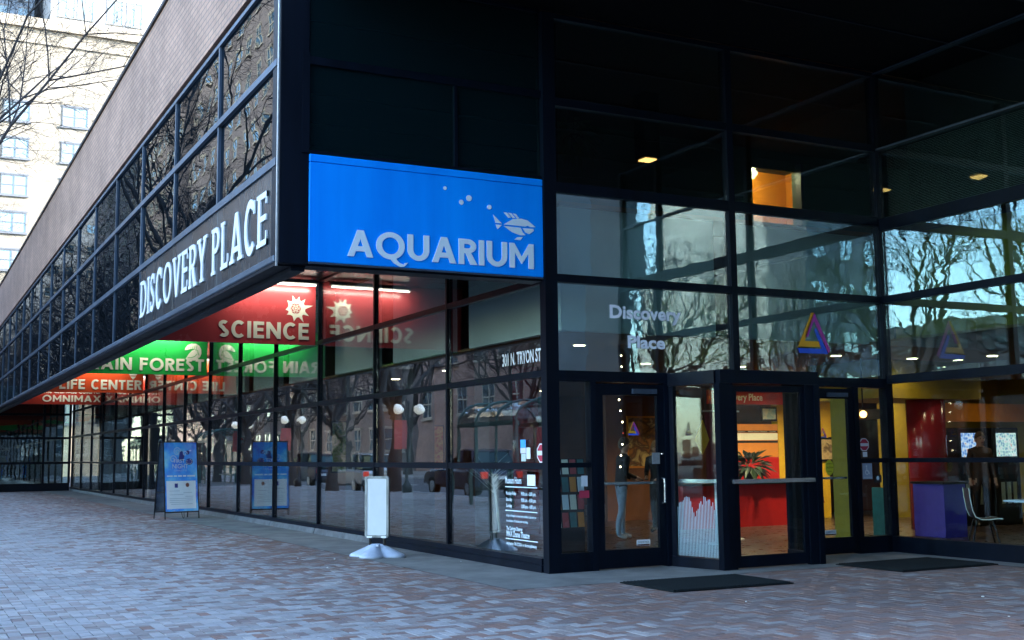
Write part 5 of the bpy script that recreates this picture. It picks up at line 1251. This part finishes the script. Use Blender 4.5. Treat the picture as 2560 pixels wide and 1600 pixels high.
def shelter(label, x, y):
    t = thing('bus_shelter', label, 'bus shelter', (0, 0, 0), 0, 'green bus shelters with arched roofs')
    b2 = MB(); V = []; F = []
    for i in range(13):
        a = math.pi * i / 12
        for yy in (-1.9, 1.9): V.append((-math.cos(a) * .95, yy, 2.3 + .62 * math.sin(a)))
    for i in range(12): F.append((2 * i, 2 * i + 1, 2 * i + 3, 2 * i + 2))
    b2.add(V, F); b2.build('roof', glassmat('shelter_roof_plastic', (.5, .62, .62), .2), t)
    for yy in (-1.9, -.63, .63, 1.9):
        b2 = MB(); b2.tube([(-math.cos(math.pi * i / 12) * .97, yy, 2.3 + .64 * math.sin(math.pi * i / 12)) for i in range(13)], .035, 6); b2.build('roof_rib', M['steel_gr'], t)
        for xx in (-.95, .95):
            b2 = MB(); b2.box(xx - .04, yy - .04, 0, xx + .04, yy + .04, 2.32); b2.build('post', M['steel_gr'], t)
    for xx in (-.95, .95):
        b2 = MB(); b2.box(xx - .05, -1.95, 2.2, xx + .05, 1.95, 2.32); b2.build('beam', M['steel_gr'], t)
    b2 = MB(); b2.box(-.96, -1.85, .25, -.94, 1.85, 2.18); b2.build('pane', M['glass_d'], t)
    b2 = MB(); b2.box(-.85, -1.4, .42, -.45, 1.4, .48); b2.build('bench', M['steel_gr'], t)
    t.location = (x, y, 0); return t
shelter('green arched bus shelter on the kerb nearer to the museum corner', -8.6, 17.5); shelter('green arched bus shelter farther along the kerb beside the white car', -8.6, 52.5)
# hanging banners and red decorations mirrored in the glass

# ------------------------------------------------------------------ small things in the lobby
def picmat(seed, cols):
    m_ = mat('poster_picture', (.2, .2, .2), .4); nt = m_.node_tree; b2 = nt.nodes['Principled BSDF']; geo = nt.nodes.new('ShaderNodeNewGeometry')
    nz = nt.nodes.new('ShaderNodeTexNoise'); nz.inputs['Scale'].default_value = 3.5 + seed; nz.inputs['Detail'].default_value = 5; nz.inputs['Distortion'].default_value = 1.2; nt.links.new(geo.outputs['Position'], nz.inputs['Vector'])
    cr = nt.nodes.new('ShaderNodeValToRGB'); nt.links.new(nz.outputs['Fac'], cr.inputs[0])
    for i, c in enumerate(cols):
        e = cr.color_ramp.elements[i] if i < 2 else cr.color_ramp.elements.new(.5)
        e.position = .34 + .32 * i / (len(cols) - 1); e.color = (*c, 1)
    nt.links.new(cr.outputs[0], b2.inputs['Base Color']); return m_
def wall_poster(label, x0, z0, x1, z1, y, cols, seed, frm='blackpl'):
    t = thing('wall_poster', label, 'poster', ((x0 + x1) / 2, y, z0), 0, 'framed posters in the lobby')
    b_ = MB(); b_.box(x0, y - .03, z0, x1, y - .002, z1); b_.build('frame', M[frm], t)
    b_ = MB(); b_.box(x0 + .04, y - .036, z0 + .04, x1 - .04, y - .0305, z1 - .04); b_.build('picture', picmat(seed, cols), t)
wall_poster('poster with warm orange picture left of the price board', 6.7, 1.1, 7.5, 2.2, 8.6, [(.5, .2, .04), (.1, .04, .02), (.7, .5, .2)], 0, 'orange')
wall_poster('poster with pale blue picture on the brown wall over the plant', 9.0, 2.05, 9.42, 2.35, 7.0, [(.2, .4, .5), (.7, .7, .6)], 2)
wall_poster('tan menu poster on the yellow wall behind the right swing door', 10.42, 1.2, 11.15, 1.70, 6.88, [(.32, .22, .10), (.45, .34, .18), (.12, .08, .05)], 1)
wall_poster('dark red poster on the brown back wall of the lobby', 4.8, 1.0, 5.7, 2.2, 15.8, [(.4, .03, .03), (.6, .4, .1)], 3)
wall_poster('green picture poster at the brown back wall of the lobby', 2.6, 1.0, 3.6, 2.3, 15.8, [(.03, .2, .08), (.4, .5, .2), (.6, .6, .5)], 4)
t = thing('hanging_banner', 'maroon cloth banner hanging in the lobby behind the vestibule', 'banner', (5.4, 3.6, .95))
b_ = MB(); V = []; F = []
for i in range(9):
    for j in range(2): V.append((5.02 + i * .085, 3.6 + .025 * math.sin(i * 1.7), .95 + j * 1.15))
for i in range(8): F.append((2 * i, 2 * i + 2, 2 * i + 3, 2 * i + 1))
b_.add(V, F); b_.build('cloth', mat('maroon_cloth', (.16, .015, .03), .9, nz=.2, nscale=12), t, True)
b_ = MB(); b_.tube([(4.98, 3.6, 2.105), (5.74, 3.6, 2.105)], .014, 8); b_.build('rod', M['alu'], t)
for x in (5.05, 5.67):
    b_ = MB(); b_.tube([(x, 3.6, 2.11), (x, 3.6, 2.984)], .004, 4); b_.build('cord', M['blackpl'], t)
t = thing('hanging_shape', 'yellow diamond shape hanging beside the maroon banner', 'decoration', (4.85, 3.45, 1.4))
b_ = MB(); b_.poly([[(4.70, 1.62), (4.84, 1.38), (4.98, 1.62), (4.86, 1.95)]], frame((0, 3.45, 0), (1, 0, 0), (0, -1, 0)), .012, -.012); b_.build('panel', M['yellow'], t)
b_ = MB(); b_.tube([(4.86, 3.45, 1.94), (4.86, 3.45, 2.984)], .004, 4); b_.build('cord', M['blackpl'], t)
t = thing('brochure_rack', 'wire brochure rack with coloured leaflets inside the left sidelight', 'rack', (1.15, 1.6, .006))
b_ = MB(); b_.box(.95, 1.62, .006, 1.45, 1.66, 1.35); b_.box(.92, 1.45, .006, 1.48, 1.8, .03); b_.build('stand', M['blackpl'], t)
for r_ in range(4):
    for c_ in range(4):
        b_ = MB(); x, z = .965 + c_ * .122, .42 + r_ * .24; b_.add([(x, 1.585, z), (x + .1, 1.585, z), (x + .1, 1.612, z + .2), (x, 1.612, z + .2)], [(0, 1, 2, 3)]); b_.build('leaflet', (M['cream'], M['signred'], M['teal'], M['orange'], M['pale'])[(r_ * 3 + c_) % 5], t)
for k, (x, y) in enumerate(((4.3, 2.4), (5.1, 3.0))):
    t = thing('stanchion', ('steel queue post nearer to the vestibule', 'steel queue post beside the maroon banner')[k], 'queue post', (x, y, .006), 0, 'queue posts in the lobby')
    b_ = MB(); b_.lathe([(.16, .006), (.15, .03), (.03, .05), (.03, .95), (.035, .96), (.035, 1.0)], (x, y, 0), 16); b_.build('post', M['alu'], t, True)
t = thing('string_lights', 'string of tiny white and red lights beside the left swing door', 'string lights', (2.25, 1.9, 1.2))
b_ = MB(); b_.tube([(2.25 + .03 * math.sin(i), 1.9, 2.984 - i * .16) for i in range(12)], .004, 4); b_.build('cable', M['blackpl'], t)
for i in range(1, 12):
    b_ = MB(); b_.sphere((2.25 + .03 * math.sin(i), 1.885, 2.984 - i * .16), .012, 5); b_.build('bulb', M['redlamp'] if i % 4 == 0 else M['down'], t)
